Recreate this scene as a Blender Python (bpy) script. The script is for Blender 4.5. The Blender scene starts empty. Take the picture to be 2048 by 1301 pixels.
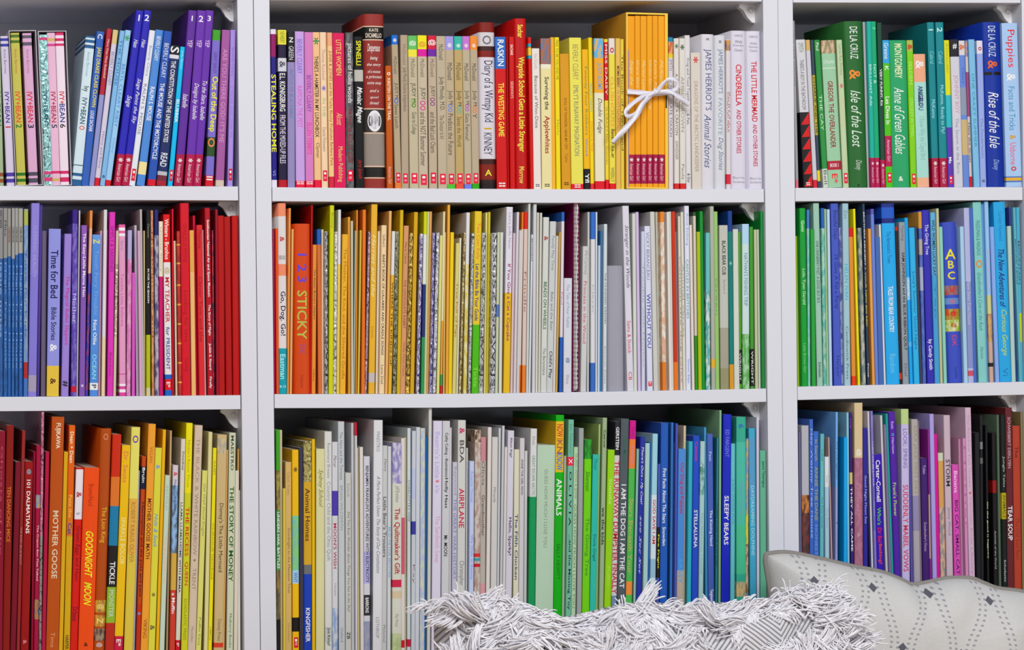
import bpy, bmesh, math, random
from mathutils import Matrix, Vector, noise
random.seed(7)
C = bpy.context.scene.collection
# ---------------------------------------------------------------- camera, world, light, exposure
F_PX, CAM = 5809.5, Vector((-0.62800, -3.67116, -0.18675))
def rot(a, b, c):
    return Matrix.Rotation(a, 3, 'Z') @ Matrix.Rotation(b, 3, 'X') @ Matrix.Rotation(c, 3, 'Y')
RM = rot(-0.251163898, 1.96142868e-3, 1.11911325e-2)      # columns: right, forward, up
cam_d = bpy.data.cameras.new('camera'); cam = bpy.data.objects.new('camera', cam_d); C.objects.link(cam)
cam_d.sensor_width = 36.0; cam_d.lens = F_PX / 2048 * 36.0; cam_d.clip_start = 0.05; cam_d.clip_end = 60
mw = Matrix((RM.col[0], RM.col[2], -RM.col[1])).transposed().to_4x4(); mw.translation = CAM
cam.matrix_world = mw
bpy.context.scene.camera = cam

w = bpy.data.worlds.new('world'); bpy.context.scene.world = w; w.use_nodes = True
w.node_tree.nodes['Background'].inputs[0].default_value = (0.89, 0.93, 1.0, 1)
w.node_tree.nodes['Background'].inputs[1].default_value = 0.27
def area(name, loc, target, sx, sy, power, col=(1, 1, 1)):
    d = bpy.data.lights.new(name, 'AREA'); d.shape = 'RECTANGLE'; d.size = sx; d.size_y = sy; d.energy = power; d.color = col
    o = bpy.data.objects.new(name, d); C.objects.link(o); o.location = loc
    o.rotation_euler = (Vector(target) - Vector(loc)).to_track_quat('-Z', 'Y').to_euler(); return o
area('window_light', (-0.2, -3.5, 1.8), (0.4, 0, -0.35), 2.4, 1.3, 108, (1.0, 0.995, 0.98))
area('second_window_light', (2.3, -3.4, 0.4), (0.5, 0, -0.2), 1.4, 1.6, 22, (0.95, 0.97, 1.0))
vs = bpy.context.scene.view_settings
vs.view_transform = 'Standard'; vs.look = 'None'; vs.gamma = 1.0; vs.exposure = 0.0; vs.use_curve_mapping = False

# ---------------------------------------------------------------- reading pixels back to places
def ray(px, py):
    return RM @ Vector(((px - 1024) / F_PX, 1.0, -(py - 650.5) / F_PX))
def place(px, py, Y=0.0):
    d = ray(px, py); return CAM + d * ((Y - CAM.y) / d.y)
def proj(P):
    r = RM.transposed() @ (Vector(P) - CAM)
    return 1024 + F_PX * r.x / r.y, 650.5 - F_PX * r.z / r.y

# ---------------------------------------------------------------- materials
def lin(h):
    r = [int(h[i:i + 2], 16) / 255 for i in (0, 2, 4)]
    return [c / 12.92 if c <= 0.04045 else ((c + 0.055) / 1.055) ** 2.4 for c in r]
MATS = {}
def new_mat(name):
    m = bpy.data.materials.new(name); m.use_nodes = True
    return m, m.node_tree, m.node_tree.nodes['Principled BSDF']
def N(nt, t, **k):
    n = nt.nodes.new(t)
    for a, b in k.items():
        if a.startswith('i_'): n.inputs[int(a[2:])].default_value = b
        else: setattr(n, a, b)
    return n
def math_n(nt, op, a, b=None, c=None):
    n = nt.nodes.new('ShaderNodeMath'); n.operation = op
    for i, v in enumerate((a, b, c)):
        if v is None: continue
        if isinstance(v, (int, float)): n.inputs[i].default_value = v
        else: nt.links.new(v, n.inputs[i])
    return n.outputs[0]
def sat(c, s=1.15):
    if c[0] > c[1] > c[2] and c[1] > .22 * c[0]: s = 1.04; c = [x * 1.07 for x in c]     # golds and yellows keep their hue
    g = 0.3 * c[0] + 0.59 * c[1] + 0.11 * c[2]
    return [min(0.92, max(0.003, (g + (x - g) * s) * 1.08)) for x in c]
def cover_mat(spec):
    """'aabbcc' printed card, 'naabbcc,ddeeff' mottled print, 'faabbcc' crinkled metal foil with a printed squiggle"""
    if spec in MATS: return MATS[spec]
    kind = spec[0] if (spec[0] == 'n' or (spec[0] == 'f' and len(spec) == 7)) else ''
    h = spec[1:] if kind else spec
    m, nt, p = new_mat({'': 'printed_card', 'n': 'mottled_print', 'f': 'foil_binding'}[kind])
    tc = N(nt, 'ShaderNodeTexCoord')
    if kind == '':
        c = sat(lin(h))
        nz = N(nt, 'ShaderNodeTexNoise'); nz.inputs['Scale'].default_value = 38; nz.inputs['Detail'].default_value = 3
        mp = N(nt, 'ShaderNodeMapping'); mp.inputs['Scale'].default_value = (1.6, 1, 0.25)
        nt.links.new(tc.outputs['Object'], mp.inputs[0]); nt.links.new(mp.outputs[0], nz.inputs['Vector'])
        mx = N(nt, 'ShaderNodeMix', data_type='RGBA')
        mx.inputs[6].default_value = (*[x * 0.93 for x in c], 1); mx.inputs[7].default_value = (*[min(0.95, x * 1.07 + .004) for x in c], 1)
        nt.links.new(nz.outputs['Fac'], mx.inputs[0]); nt.links.new(mx.outputs[2], p.inputs['Base Color'])
        p.inputs['Roughness'].default_value = 0.40; p.inputs['Specular IOR Level'].default_value = 0.2
    elif kind == 'n':
        a, b = [sat(lin(x)) for x in h.split(',')]
        mp = N(nt, 'ShaderNodeMapping'); mp.inputs['Scale'].default_value = (1.5, 1, 0.6)
        nz = N(nt, 'ShaderNodeTexNoise'); nz.inputs['Scale'].default_value = 150; nz.inputs['Detail'].default_value = 2
        nt.links.new(tc.outputs['Object'], mp.inputs[0]); nt.links.new(mp.outputs[0], nz.inputs['Vector'])
        cr = N(nt, 'ShaderNodeValToRGB'); cr.color_ramp.elements[0].position = 0.42; cr.color_ramp.elements[1].position = 0.6
        cr.color_ramp.elements[0].color = (*a, 1); cr.color_ramp.elements[1].color = (*b, 1)
        nt.links.new(nz.outputs['Fac'], cr.inputs[0]); nt.links.new(cr.outputs[0], p.inputs['Base Color'])
        p.inputs['Roughness'].default_value = 0.4
    else:
        c = sat(lin(h), 1.25)
        mp = N(nt, 'ShaderNodeMapping'); mp.inputs['Scale'].default_value = (1.0, 1, 0.55)
        nt.links.new(tc.outputs['Object'], mp.inputs[0])
        nz = N(nt, 'ShaderNodeTexNoise'); nz.inputs['Scale'].default_value = 150; nz.inputs['Detail'].default_value = 1.6
        nt.links.new(mp.outputs[0], nz.inputs['Vector'])
        ink = math_n(nt, 'LESS_THAN', math_n(nt, 'ABSOLUTE', math_n(nt, 'SUBTRACT', nz.outputs['Fac'], 0.5)), 0.021)
        mx = N(nt, 'ShaderNodeMix', data_type='RGBA')
        mx.inputs[6].default_value = (*c, 1); mx.inputs[7].default_value = (*[x * 0.26 for x in c], 1)
        nt.links.new(ink, mx.inputs[0]); nt.links.new(mx.outputs[2], p.inputs['Base Color'])
        bn = N(nt, 'ShaderNodeTexNoise'); bn.inputs['Scale'].default_value = 160; bn.inputs['Detail'].default_value = 2
        nt.links.new(tc.outputs['Object'], bn.inputs['Vector'])
        bp = N(nt, 'ShaderNodeBump'); bp.inputs['Strength'].default_value = 0.75; bp.inputs['Distance'].default_value = 0.002
        nt.links.new(bn.outputs['Fac'], bp.inputs['Height']); nt.links.new(bp.outputs[0], p.inputs['Normal'])
        p.inputs['Metallic'].default_value = 0.35; p.inputs['Roughness'].default_value = 0.22
    MATS[spec] = m; return m
def plain(name, h, rough=0.5, metal=0.0, bump=None, **k):
    m, nt, p = new_mat(name)
    c = lin(h); p.inputs['Roughness'].default_value = rough; p.inputs['Metallic'].default_value = metal
    tc = N(nt, 'ShaderNodeTexCoord'); nz = N(nt, 'ShaderNodeTexNoise'); nz.inputs['Scale'].default_value = k.get('scale', 30)
    nt.links.new(tc.outputs['Object'], nz.inputs['Vector'])
    mx = N(nt, 'ShaderNodeMix', data_type='RGBA'); d = k.get('var', 0.03)
    mx.inputs[6].default_value = (*[x * (1 - d) for x in c], 1); mx.inputs[7].default_value = (*[min(1, x * (1 + d)) for x in c], 1)
    nt.links.new(nz.outputs['Fac'], mx.inputs[0]); nt.links.new(mx.outputs[2], p.inputs['Base Color'])
    if bump:
        bp = N(nt, 'ShaderNodeBump'); bp.inputs['Strength'].default_value = bump; bp.inputs['Distance'].default_value = 0.001
        nt.links.new(nz.outputs['Fac'], bp.inputs['Height']); nt.links.new(bp.outputs[0], p.inputs['Normal'])
    return m
def page_mat():
    m, nt, p = new_mat('page_edges')
    tc = N(nt, 'ShaderNodeTexCoord'); wv = N(nt, 'ShaderNodeTexWave'); wv.bands_direction = 'X'
    wv.inputs['Scale'].default_value = 900; wv.inputs['Distortion'].default_value = 1.5
    nt.links.new(tc.outputs['Object'], wv.inputs['Vector'])
    cr = N(nt, 'ShaderNodeValToRGB'); cr.color_ramp.elements[0].color = (.42, .38, .30, 1); cr.color_ramp.elements[1].color = (.72, .68, .60, 1)
    nt.links.new(wv.outputs['Fac'], cr.inputs[0]); nt.links.new(cr.outputs[0], p.inputs['Base Color']); p.inputs['Roughness'].default_value = 0.8
    return m
PAGE = page_mat()
WHITE = plain('white_laminate', 'dedfe9', 0.45, var=0.012, scale=6)
CLEAR = plain('white_plastic', 'fcfbff', 0.18, scale=20)
DARKGAP = plain('dark_hole', '1a1a1c', 0.6)

# ---------------------------------------------------------------- object helpers
def tag(o, label=None, cat=None, group=None, kind=None):
    if label: o['label'] = label
    if cat: o['category'] = cat
    if group: o['group'] = group
    if kind: o['kind'] = kind
    return o
def link(name, me, parent=None):
    o = bpy.data.objects.new(name, me); C.objects.link(o)
    if parent: o.parent = parent
    return o
class MB:
    """collects faces with materials; build() links them as ONE mesh"""
    def __init__(s): s.v = []; s.f = []; s.m = []; s.mats = []; s.sm = []
    def mi(s, m):
        if m not in s.mats: s.mats.append(m)
        return s.mats.index(m)
    def add(s, vs, fs, m, smooth=False):
        b = len(s.v); s.v += [tuple(x) for x in vs]; k = s.mi(m)
        for f in fs: s.f.append(tuple(i + b for i in f)); s.m.append(k); s.sm.append(smooth)
    def box(s, x0, x1, y0, y1, z0, z1, m):
        s.add([(x0, y0, z0), (x1, y0, z0), (x1, y1, z0), (x0, y1, z0), (x0, y0, z1), (x1, y0, z1), (x1, y1, z1), (x0, y1, z1)],
              [(0, 3, 2, 1), (4, 5, 6, 7), (0, 1, 5, 4), (1, 2, 6, 5), (2, 3, 7, 6), (3, 0, 4, 7)], m)
    def tube(s, pts, r, m, n=6, closed=False):
        pts = [Vector(p) for p in pts]; L = len(pts); vs = []; fs = []
        for i, p in enumerate(pts):
            a = pts[(i - 1) % L] if (closed or i > 0) else p; b = pts[(i + 1) % L] if (closed or i < L - 1) else p
            t = (b - a); t = t.normalized() if t.length > 1e-9 else Vector((0, 0, 1))
            u = t.orthogonal() if i == 0 else (u - t * u.dot(t)); u = u.normalized(); q = t.cross(u)
            rr = r[i] if isinstance(r, (list, tuple)) else r
            for k in range(n):
                an = 2 * math.pi * k / n; vs.append(p + (u * math.cos(an) + q * math.sin(an)) * rr)
        for i in range(L if closed else L - 1):
            j = (i + 1) % L
            for k in range(n): fs.append((i * n + k, i * n + (k + 1) % n, j * n + (k + 1) % n, j * n + k))
        if not closed: fs += [tuple(range(n - 1, -1, -1)), tuple((L - 1) * n + k for k in range(n))]
        s.add(vs, fs, m, True)
    def build(s, name, parent=None, xf=None):
        me = bpy.data.meshes.new(name)
        v = [xf @ Vector(p) for p in s.v] if xf else s.v
        me.from_pydata(v, [], s.f)
        for m in s.mats: me.materials.append(m)
        me.polygons.foreach_set('material_index', s.m); me.polygons.foreach_set('use_smooth', s.sm); me.update()
        return link(name, me, parent)
    def merge(s, o, xf):
        b = len(s.v); s.v += [tuple(xf @ Vector(p)) for p in o.v]
        for f, k, sm in zip(o.f, o.m, o.sm): s.f.append(tuple(i + b for i in f)); s.m.append(s.mi(o.mats[k])); s.sm.append(sm)

# ---------------------------------------------------------------- lettering
GLYPHS = {}
def letters(text, style):
    key = (text, style)
    if key in GLYPHS: return GLYPHS[key]
    cu = bpy.data.curves.new('lettering', 'FONT'); cu.body = text; cu.resolution_u = 2
    cu.offset = 0.013 if 'b' in style else 0.0
    if 'i' in style: cu.shear = 0.35
    o = bpy.data.objects.new('lettering', cu); C.objects.link(o)
    dg = bpy.context.evaluated_depsgraph_get(); dg.update()
    me = o.evaluated_get(dg).to_mesh()
    vs = [(p.co.x, p.co.y) for p in me.vertices]; fs = [tuple(p.vertices) for p in me.polygons]
    o.evaluated_get(dg).to_mesh_clear(); bpy.data.objects.remove(o); bpy.data.curves.remove(cu)
    GLYPHS[key] = (vs, fs); return vs, fs

DATA = '''
@TL 0 0 3.253 1205
-5 -30 50 225 9fb08f|pale green paperback|brown bottom stripes|1125-1150:8a4a2a 1165-1190:8a4a2a|550-820:2f6a5a:.5b:IVY+BEAN
45 2 50 235 cfc6da|lilac paperback|violet end stripes|250-268:3a3a98 286-304:3a3a98 1125-1150:4a3a9a 1165-1190:4a3a9a|320-480:8a7aa0:.3:Annie Barrows;600-800:4a3a9a:.5b:IVY+BEAN;812-845:c0304a:.6b:1
=box 102 57 176 200 c8c4cc 135 thin
112 88 56 215 b9b455|olive yellow paperback|orange lettering|228-246:4a6a2a 264-282:4a6a2a 1130-1150:2f6a2a 1170-1190:2f6a2a|320-480:c07a40:.3:Annie Barrows;600-800:d0642a:.55b:IVY+BEAN;812-838:3a7a3a:.6b:2
190 162 58 215 d2a8c8|pink paperback|dark grey end stripes|230-250:5a5466 275-298:5a5466 1125-1150:4a4658 1165-1195:4a4658|320-480:b080a8:.3:Annie Barrows;600-800:c8305a:.55b:IVY+BEAN;812-838:4a3a5a:.6b:3
=box 284 247 184 203 c8c4cc 135 thin
287 260 54 225 f9fc8c8|foil teal paperback|pink end stripes|245-262:c84a78 1120-1140:c84a78 1160-1185:c84a78|600-800:2a6a7a:.5b:IVY+BEAN
342 314 52 213 dfb6cf|rose paperback|pink and gold stripes|250-270:c8a868 286-302:c84a88 1118-1135:c83a68 1165-1185:c8a868|600-800:b0305a:.55b:IVY+BEAN;812-838:4a4a6a:.6b:5
394 367 54 213 e9d9e6|white paperback|crimson stripes and blue letters|213-232:c83a68 252-270:c83a68 286-302:c83a68 1118-1138:c83a68 1160-1190:c83a68|600-680:c8503a:.55b:IVY+;680-800:2a5a9a:.55b:BEAN;812-838:4a3a3a:.6b:6
468 560 54 235 cfdfe8|ice blue paperback|navy and cream stripes|235-250:2f5a8a 262-282:2f5a8a 296-318:2f5a8a 1076-1082:2a5a6a 1130-1150:2f5a8a 1172-1198:2f5a8a|340-500:9ab8c4:.3:Annie Barrows;565-600:2f6a5a:.6b:Ivy;640-810:2a6a7a:.5b:IVY+BEAN;822-850:d8605a:.7b:O
530 632 50 205 3a5fae|royal blue paperback|yellow title||225-255:ffffff:.6b:C;310-700:c8b84a:.5b:JAKE DRAKE CLASS CLOWN;725-860:c8d4e8:.45b:LOUIS SACHAR
581 697 35 187 8f93c4|red and lilac paperback||187-620:a83040|260-510:e8b0a8:.4:More Than Missy Basketball
615 737 30 195 cfc8da|pale lilac paperback|gold top corner|195-290:d0b880 1160-1200:c8303a|340-560:8a88b0:.5:BEVERLY CLEARY;860-1100:8a86a8:.45:Henry and Ribsy
652 783 26 200 85b4dc|sky blue paperback|||260-560:4a7ab0:.5:THE MOUSE;1140-1165:2a4a8a:.5b:e
684 817 36 197 9cc4e6|pale sky paperback|green flower mark|1175-1200:c8303a|232-270:4aa060:.8b:*;420-830:5a90c8:.5:BERYL CLEARY RIBSY;900-1000:7aa8d8:.4:Cleary
741 888 48 68 2c28a8|tall indigo paperback|number 1 and maroon base|1008-1205:a81c46|100-140:e8e8ff:.8b:H1;262-315:c8c8f0:.5i:Haas;625-700:d8d8ff:.6i:Saige;1032-1058:f0c8d8:.6b:*;1070-1185:e0a8b8:.45:American Girl
793 940 46 68 2c28a8|indigo paperback|number 2 and maroon base|1008-1205:a81c46|100-140:e8e8ff:.8b:H2;262-315:c8c8f0:.5i:Haas;515-810:d8d8ff:.5i:Saige Paints the Sky;1032-1058:f0c8d8:.6b:*;1070-1185:e0a8b8:.45:American Girl
@TL 200 0 3.253 1205
191 323 36 198 dfe2f0|thin white paperback|red publisher block|1102-1180:c8283c|300-500:9aa0c8:.45:Beverly Cleary;550-880:8a8aa0:.45:RALPH S. MOUSE
240 364 50 195 5587cc|cornflower blue paperback|cream sticker near base|1058-1140:e8d49a|240-400:d8e0f4:.45:BEVERLY CLEARY;570-790:e8eef8:.5b:RALPH S. MOUSE
310 418 48 203 2f52a8|dark blue paperback|white capitals and red base|1172-1205:c8283c|285-510:b8c4e8:.5:BEVERLY CLEARY;545-1040:dfe6f8:.5b:THE MOUSE AND THE MOTORCYCLE
368 460 56 295 1f2a5c|short navy book|black top with white swirl|295-360:101018 360-385:d8d8e0 1120-1145:b8b8c0 1145-1180:6a2a3a 1180-1205:a02838|300-355:f0f0f4:.8b:S;400-930:c0c4d8:.42b:THE CONSTITUTION OF THE UNITED STATES;1000-1090:b8bcd8:.6b:READ
442 524 34 305 38b4e6|short cyan paperback|red block near base|1108-1180:c8283c|330-450:9adcf4:.4:Judy Blume;650-800:f0f8ff:.55b:BLUBBER
482 578 58 68 5a2f90|violet paperback|1 at top and maroon base|1008-1205:a01848|105-140:e8d8f8:.7b:H1;262-310:c8b0e0:.5:YEP;615-705:e0c8f0:.55i:Isabelle;1035-1060:f0c8d8:.5b:*;1070-1190:e0a8b8:.4:American Girl
550 635 52 68 6435a0|violet paperback|2 at top and maroon base|1008-1205:a81c4c|105-145:e8d8f8:.7b:H2;262-310:c8b0e0:.5:YEP;545-780:e0c8f0:.5i:Designs by Isabelle;1035-1060:f0c8d8:.5b:*;1070-1190:e0a8b8:.4:American Girl
607 690 52 68 6435a0|violet paperback|3 at top and maroon base|1008-1205:a81c4c|105-140:e8d8f8:.7b:H3;262-310:c8b0e0:.5:YEP;530-785:e0c8f0:.5i:To the Stars, Isabelle;1035-1060:f0c8d8:.5b:*;1070-1190:e0a8b8:.4:American Girl
686 735 50 195 7a6cc0|periwinkle paperback|bold yellow title|195-265:4a9a3a 895-1020:2f4a2a 1145-1205:c8283c|340-480:5a4aa0:.4:GERRY BAILEY;500-860:f0e84a:.75b:Out of the Deep;900-960:c87a4a:.8b:O;1150-1175:f8e0e0:.6b:H=
753 795 58 195 9c5c98|mauve paperback|faded edges|1175-1205:c8b8a8|320-930:c08ab8:.5:ARE YOU THERE GOD? IT'S ME
830 850 60 195 a58fd8|lavender paperback|red block near base|1100-1175:c8283c|310-500:8a74c0:.4:Beverly Cleary;560-900:9680cc:.5:STRIDER AND DEAR MR
@TM 540 0 3.253 1210
12 4 34 190 221c78|navy book|bold yellow capitals|190-222:e0d8e8 222-370:8a1c60 1172-1210:e0dce8|485-990:f4e83a:.8b:STEALING HOME;1105-1150:8080c8:.5:VS
58 52 54 195 1e1636|dark purple paperback|yellow tag at top|195-290:e0d84a 378-465:cfcfd8 1172-1210:b01c30|205-280:8a8a2a:.5:NEWBERY;385-455:60606a:.6b:&;478-725:e8e4f0:.6b:E.L. KONIGSBURG;750-1065:b8b0c8:.6:FROM THE MIXED-UP FILES
117 115 46 207 9088b4|grey lilac paperback|black top panel|207-405:15151a|240-280:e0e0e0:.5b:N;300-390:a8a8b0:.6:GREEN;450-770:7078a8:.45:WITCH OF BLACKBIRD
169 162 60 205 c0a0da|lilac paperback|blue author name|1178-1210:d82848|255-480:7a78cc:.5:BEVERLY CLEARY;560-830:d070c0:.5:RAMONA THE PEST;1182-1200:ffffff:.6b:H==
233 225 50 210 cc80bc|orchid pink paperback|purple author name|1178-1210:d82848|490-730:8a50a8:.5:BEVERLY CLEARY;800-1005:e050a0:.5:ELLEN TEBBITS;1182-1200:ffffff:.6b:H==
290 278 44 210 e8b888|peach paperback|black capitals on spine|1172-1210:d82848|245-290:3a8a5a:1b:*;365-895:4a3a3a:.55b:THERE'S A HAMSTER IN MY LUNCHBOX;930-1030:6a5a4a:.5:Clymer
338 325 42 210 e6c8a8|pale peach paperback|red block near base|1110-1180:d82848|320-520:b89880:.45:Thomas Rockwell;560-590:7a68c0:.6b:*;640-760:9ab888:.4:IN THE;830-990:a08a78:.45:Daniel Pinkwater
386 372 28 212 ecc088|pale orange paperback|red patterned edges|212-300:e8a078 1150-1210:c83848|330-1080:b04a48:.55:JUNIE B. JONES and the Yucky Blucky Fruitcake Barbara Park
421 408 70 215 d01c5c|crimson hardcover|gold lettering||260-490:d8a868:.4:LITTLE WOMEN;735-815:d8a070:.45i:Alcott;955-1185:d8a070:.4:Modern Publishing
497 490 50 212 n3a3a3e,606064|charcoal paperback|lower case white title|1108-1180:d82848|285-670:c8c8cc:.6:pictures of hollis woods;710-1060:7a2830:.55:PATRICIA REILLY GIFF
558 547 52 238 0c0c10|black paperback|small yellow capitals|455-530:b8b8b0|265-425:e8c82a:.5b:SPINELLI;565-800:e8e8e8:.6bi:Maniac Magee;1040-1165:9a2020:.4i:Jerry Spinelli
619 608 132 90 h8c3632|tall brown red hardcover|black panels and oval portrait|168-175:d8b8a0 175-255:141210 255-262:d8b8a0 705-712:d8b8a0 712-862:302c2a 862-870:d8b8a0 870-1080:8a8078 1080-1088:d8b8a0 1088-1155:181614 1155-1162:d8b8a0|185-205:b8a898:.35b:HKATE;215-245:b8a898:.6b:HDICAMILLO;285-350:e8d0c0:.5i:HDespereaux;365-395:e8d0c0:.3i:Hbeing;410-435:e0c8b8:.55i:Hthe story;455-475:e0c8b8:.5i:Hof a mouse;490-515:e0c8b8:.6i:Ha princess;535-555:e0c8b8:.55i:Hsome soup;580-600:e0c8b8:.35i:Hand a;625-645:e0c8b8:.35i:Hspool;660-680:e0c8b8:.35i:Hthread;718-858:e4e0e6:1:^O
762 752 50 428 b85a26|short burnt orange paperback|tiny white capitals||470-490:f0d8c8:.5b:o;510-785:e8c0a0:.45b:KIRSTEN ON THE TRAIL;1085-1195:e0a088:.45:American Girl
@TM 780 0 3.253 1222
35 10 42 228 ab9a80|tan paperback|royal blue top|228-290:2a6ac0 1125-1190:d82848 1190-1222:d87838|250-275:ffffff:.6b:*;370-480:6a5e50:.45:McDonald;540-640:5a5044:.5:JUDY M;640-675:3a6ac0:.6b:O;680-835:5a5044:.5:Saves Lunch
77 68 47 228 aa9882|plain tan paperback|bare top|1130-1195:d82848|290-420:8a7c6c:.4:McDonald;440-725:746656:.5:Judy Moody Declares Independence
130 118 52 232 b8ad92|tan paperback|green and yellow top|232-322:6ab868 322-370:e0d848 1128-1195:d82848|265-300:f0f0e0:.8b:@;385-500:7a705c:.4:McDonald;540-700:4a4438:.45:JUDY MO;640-700:7ab840:.5b:OO;730-875:5a5446:.5:Goes to College
190 180 58 230 bcae98|tan paperback|yellow and magenta top|230-320:e8d828 320-368:d02898 1136-1205:d82848|270-310:d89838:.6b:@;385-500:7a705c:.4:McDonald;570-650:4a4438:.45:JUDY;655-720:c83090:.55b:OO;730-1080:5a5446:.55:and the NOT Bummer Summer
256 247 54 232 b5a48e|tan paperback|red and purple top|232-320:c83048 320-368:6a2a9a 1124-1195:d82848|258-298:f0e8e0:.8b:@;385-500:7a705c:.4:McDonald;560-630:4a4438:.45:JUDY;635-690:8a2a80:.55b:OO;730-995:5a5446:.55:and the Bad Luck Charm
315 302 54 235 b3a68e|thick tan paperback|thin doctor lettering|1132-1200:d82848|290-390:6a5e50:.45:McDonald;500-720:5a5044:.5:Judy Moody, M.D.;750-905:6a6052:.45:The Doctor Is In!
373 360 52 236 b3a286|tan paperback|lilac top and green base|236-325:a098d8 1132-1200:d82848 1200-1222:5ab848|280-310:e8e8f0:.5b:*;410-520:5a5044:.5:McDonald;590-680:5a5044:.5:Judy M;680-730:5a80c8:.6b:OO;740-1010:5a5044:.55:Predicts the Future
430 418 48 236 b59c68|golden tan paperback|teal top|236-325:48b0a0 1130-1195:d82848 1195-1222:d85848|285-310:e0f0f0:.5b:*;410-520:6a5e40:.5:McDonald;590-690:5a5044:.5:Judy M;690-740:30a898:.6b:OO;760-955:6a6040:.5:Saves the World
486 471 46 236 b3a68c|tan paperback|orchid top and blue base|236-325:c078c8 1132-1200:d82848 1200-1222:6a80d8|285-310:f0e0f0:.5b:*;415-525:5a5044:.5:McDonald;590-680:5a5044:.5:Judy M;680-725:a848b0:.6b:OO;740-915:5a5044:.5:Gets Famous!
536 521 46 236 b0a088|tan paperback|orange top and green base|236-325:e88838 1128-1195:d82848 1195-1222:40a030|285-310:f8e8d0:.5b:*;415-525:5a5044:.5:McDonald;590-690:5a5044:.5:Judy M;690-735:e08020:.6b:OO;740-770:5a5044:.5:Y
591 578 100 145 h7a241e|red black hardcover|white scrap title panel|210-300:d0ccd0 300-330:3a1c18 330-365:7a241e 372-1035:d4d0d8 1035-1070:3a1814 1170-1190:2a1410 1190-1222:1c1010|230-290:808088:.5b:O;395-795:3a3a68:.55:Diary of a Wimpy Kid;815-860:c8a84a:.4b:l;865-1010:4a4a68:.45:KINNEY;1105-1145:c8b038:.5b:HA
697 686 66 240 c42420|vermilion paperback|blue top panel|240-448:3a6ab8|258-430:c8d8f4:.55b:RASKIN;540-890:e0b040:.5b:THE WESTING GAME;1190-1215:f8d8d8:.5b:H==
766 757 15 240 b81e20
784 775 28 240 c02224|thin red paperback|pale lettering||290-360:f0b0a8:.5b:SACHAR;530-640:e8a098:.5:SIDEWAYS
@TM 1020 0 3.253 1225
40 28 76 120 hb42420|tall red hardcover|gold serif title||160-245:e8c050:.4b:Sachar;370-990:e8b848:.5b:Wayside School Gets a Little Stranger;1085-1195:e0a050:.4b:Morrow
135 118 17 243 c8302a|thin red book|blue and yellow top|285-305:38a0b8 310-360:e0c048 362-382:38a0b8
156 143 52 315 ddd5d0|off-white short paperback|grey serif title||350-450:c8b8b8:.4:Kate DiCamillo;495-835:6a6068:.4:Because of Winn-Dixie;1200-1215:383838:.4b:H==
210 200 62 250 ddd29c|cream paperback|boy portrait at top|250-418:n9a5a3c,5a6a88 418-445:e0dcc8|500-715:4a4a3a:.42b:Surviving the;755-1000:a84030:.5b:Applewhites;1198-1215:383838:.4b:H==
275 264 27 243 e0a838|amber paperback|plain thin spine||
303 291 26 243 ecd030|bright yellow paperback|tiny green lettering||260-520:8a8a30:.5:FREE TO BE YOU AND ME;780-880:a0a040:.4:Marlo
339 325 58 350 cc9226|short ochre paperback|small brown capitals||640-975:9a6418:.25b:ROLL OF THUNDER, HEAR MY CRY;1000-1060:9a6418:.3:Taylor;1188-1205:302010:.4b:H==
402 386 76 245 ddd45c|wide pale yellow paperback|faded grey title|1198-1225:d02838|290-520:a8985a:.42:BEVERLY CLEARY;555-1015:8a8668:.38:EMILY'S RUNAWAY IMAGINATION;1202-1222:ffffff:.4b:H==
484 469 42 322 e2ae26|short golden paperback|black oval near base|1100-1222:16141a|425-880:7a8a4a:.4:Twenty Four Robbers;900-1015:6a8aa0:.35:Wood;1130-1190:e8e8e8:.6b:Yfl
525 510 30 245 e8c82c|yellow paperback|turquoise author lettering|1195-1225:d84040|545-725:5ab0b0:.5:PEGGY PARISH;790-985:e09038:.5:DINOSAUR TIME
557 548 60 250 dad5b8|ivory paperback|blue top and orange panel|250-378:n5aa8d8,d0a048 378-605:e0a030 1180-1225:d02838|410-585:9aa0a0:.5b:JUDY BLUME;640-870:4a463a:.42i:Double Fudge
623 613 25 255 e0c840|lemon paperback|red upper band|275-655:c82c34 1170-1225:d02838|290-620:f0c0b0:.6:MISS DAISY;700-1070:a89030:.5:IS CRAZY Dan Gutman
650 644 38 250 dccf50|lemon paperback|white top with red dot|250-352:d8d0c8 1195-1225:d02838|310-345:b82030:.6b:o;500-830:e0a040:.5b:CLUBHOUSE;840-1030:6a3a2a:.6b:Beverly Keller;1090-1185:7a7040:.5:WEEKLY
692 688 30 250 d8b058|wheat paperback|dark brown lettering||430-570:5a4028:.5b:MOMA BERRY;590-850:c08040:.5:15 MOST HAUNTED;1183-1197:302010:.6b:H=
724 720 20 255 d8c048|straw paperback|thin olive lettering||360-980:6a6030:.6:The Book of Three and
742 740 9 330 8a78a0
@TM 1260 0 3.253 1228
=box -23 -26 271 84 e0a838 165 thick
-11 -13 42 104 e49a22|orange boxed paperback|first in the ribboned box|1016-1208:9a1c44|395-560:f0c880:.4i:Saige the;1038-1062:f0d0d8:.5b:*;1075-1185:e0a0b0:.45:American Girl
33 29 38 104 e89a20|orange boxed paperback|second in the ribboned box|1016-1208:9a1c44|395-580:f0c880:.4i:Grace Stirs;1038-1062:f0d0d8:.5b:*;1075-1185:e0a0b0:.45:American Girl
72 68 36 104 e69c24|orange boxed paperback|third in the ribboned box|1016-1208:9a1c44|395-590:f0c880:.4i:Marisol Luna;1038-1062:f0d0d8:.5b:*;1075-1185:e0a0b0:.45:American Girl
110 106 36 104 e89c22|orange boxed paperback|fourth in the ribboned box|1016-1208:9a1c44|395-720:f0c880:.4i:Chrissa Stands Strong;1038-1062:f0d0d8:.5b:*;1075-1185:e0a0b0:.45:American Girl
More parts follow.
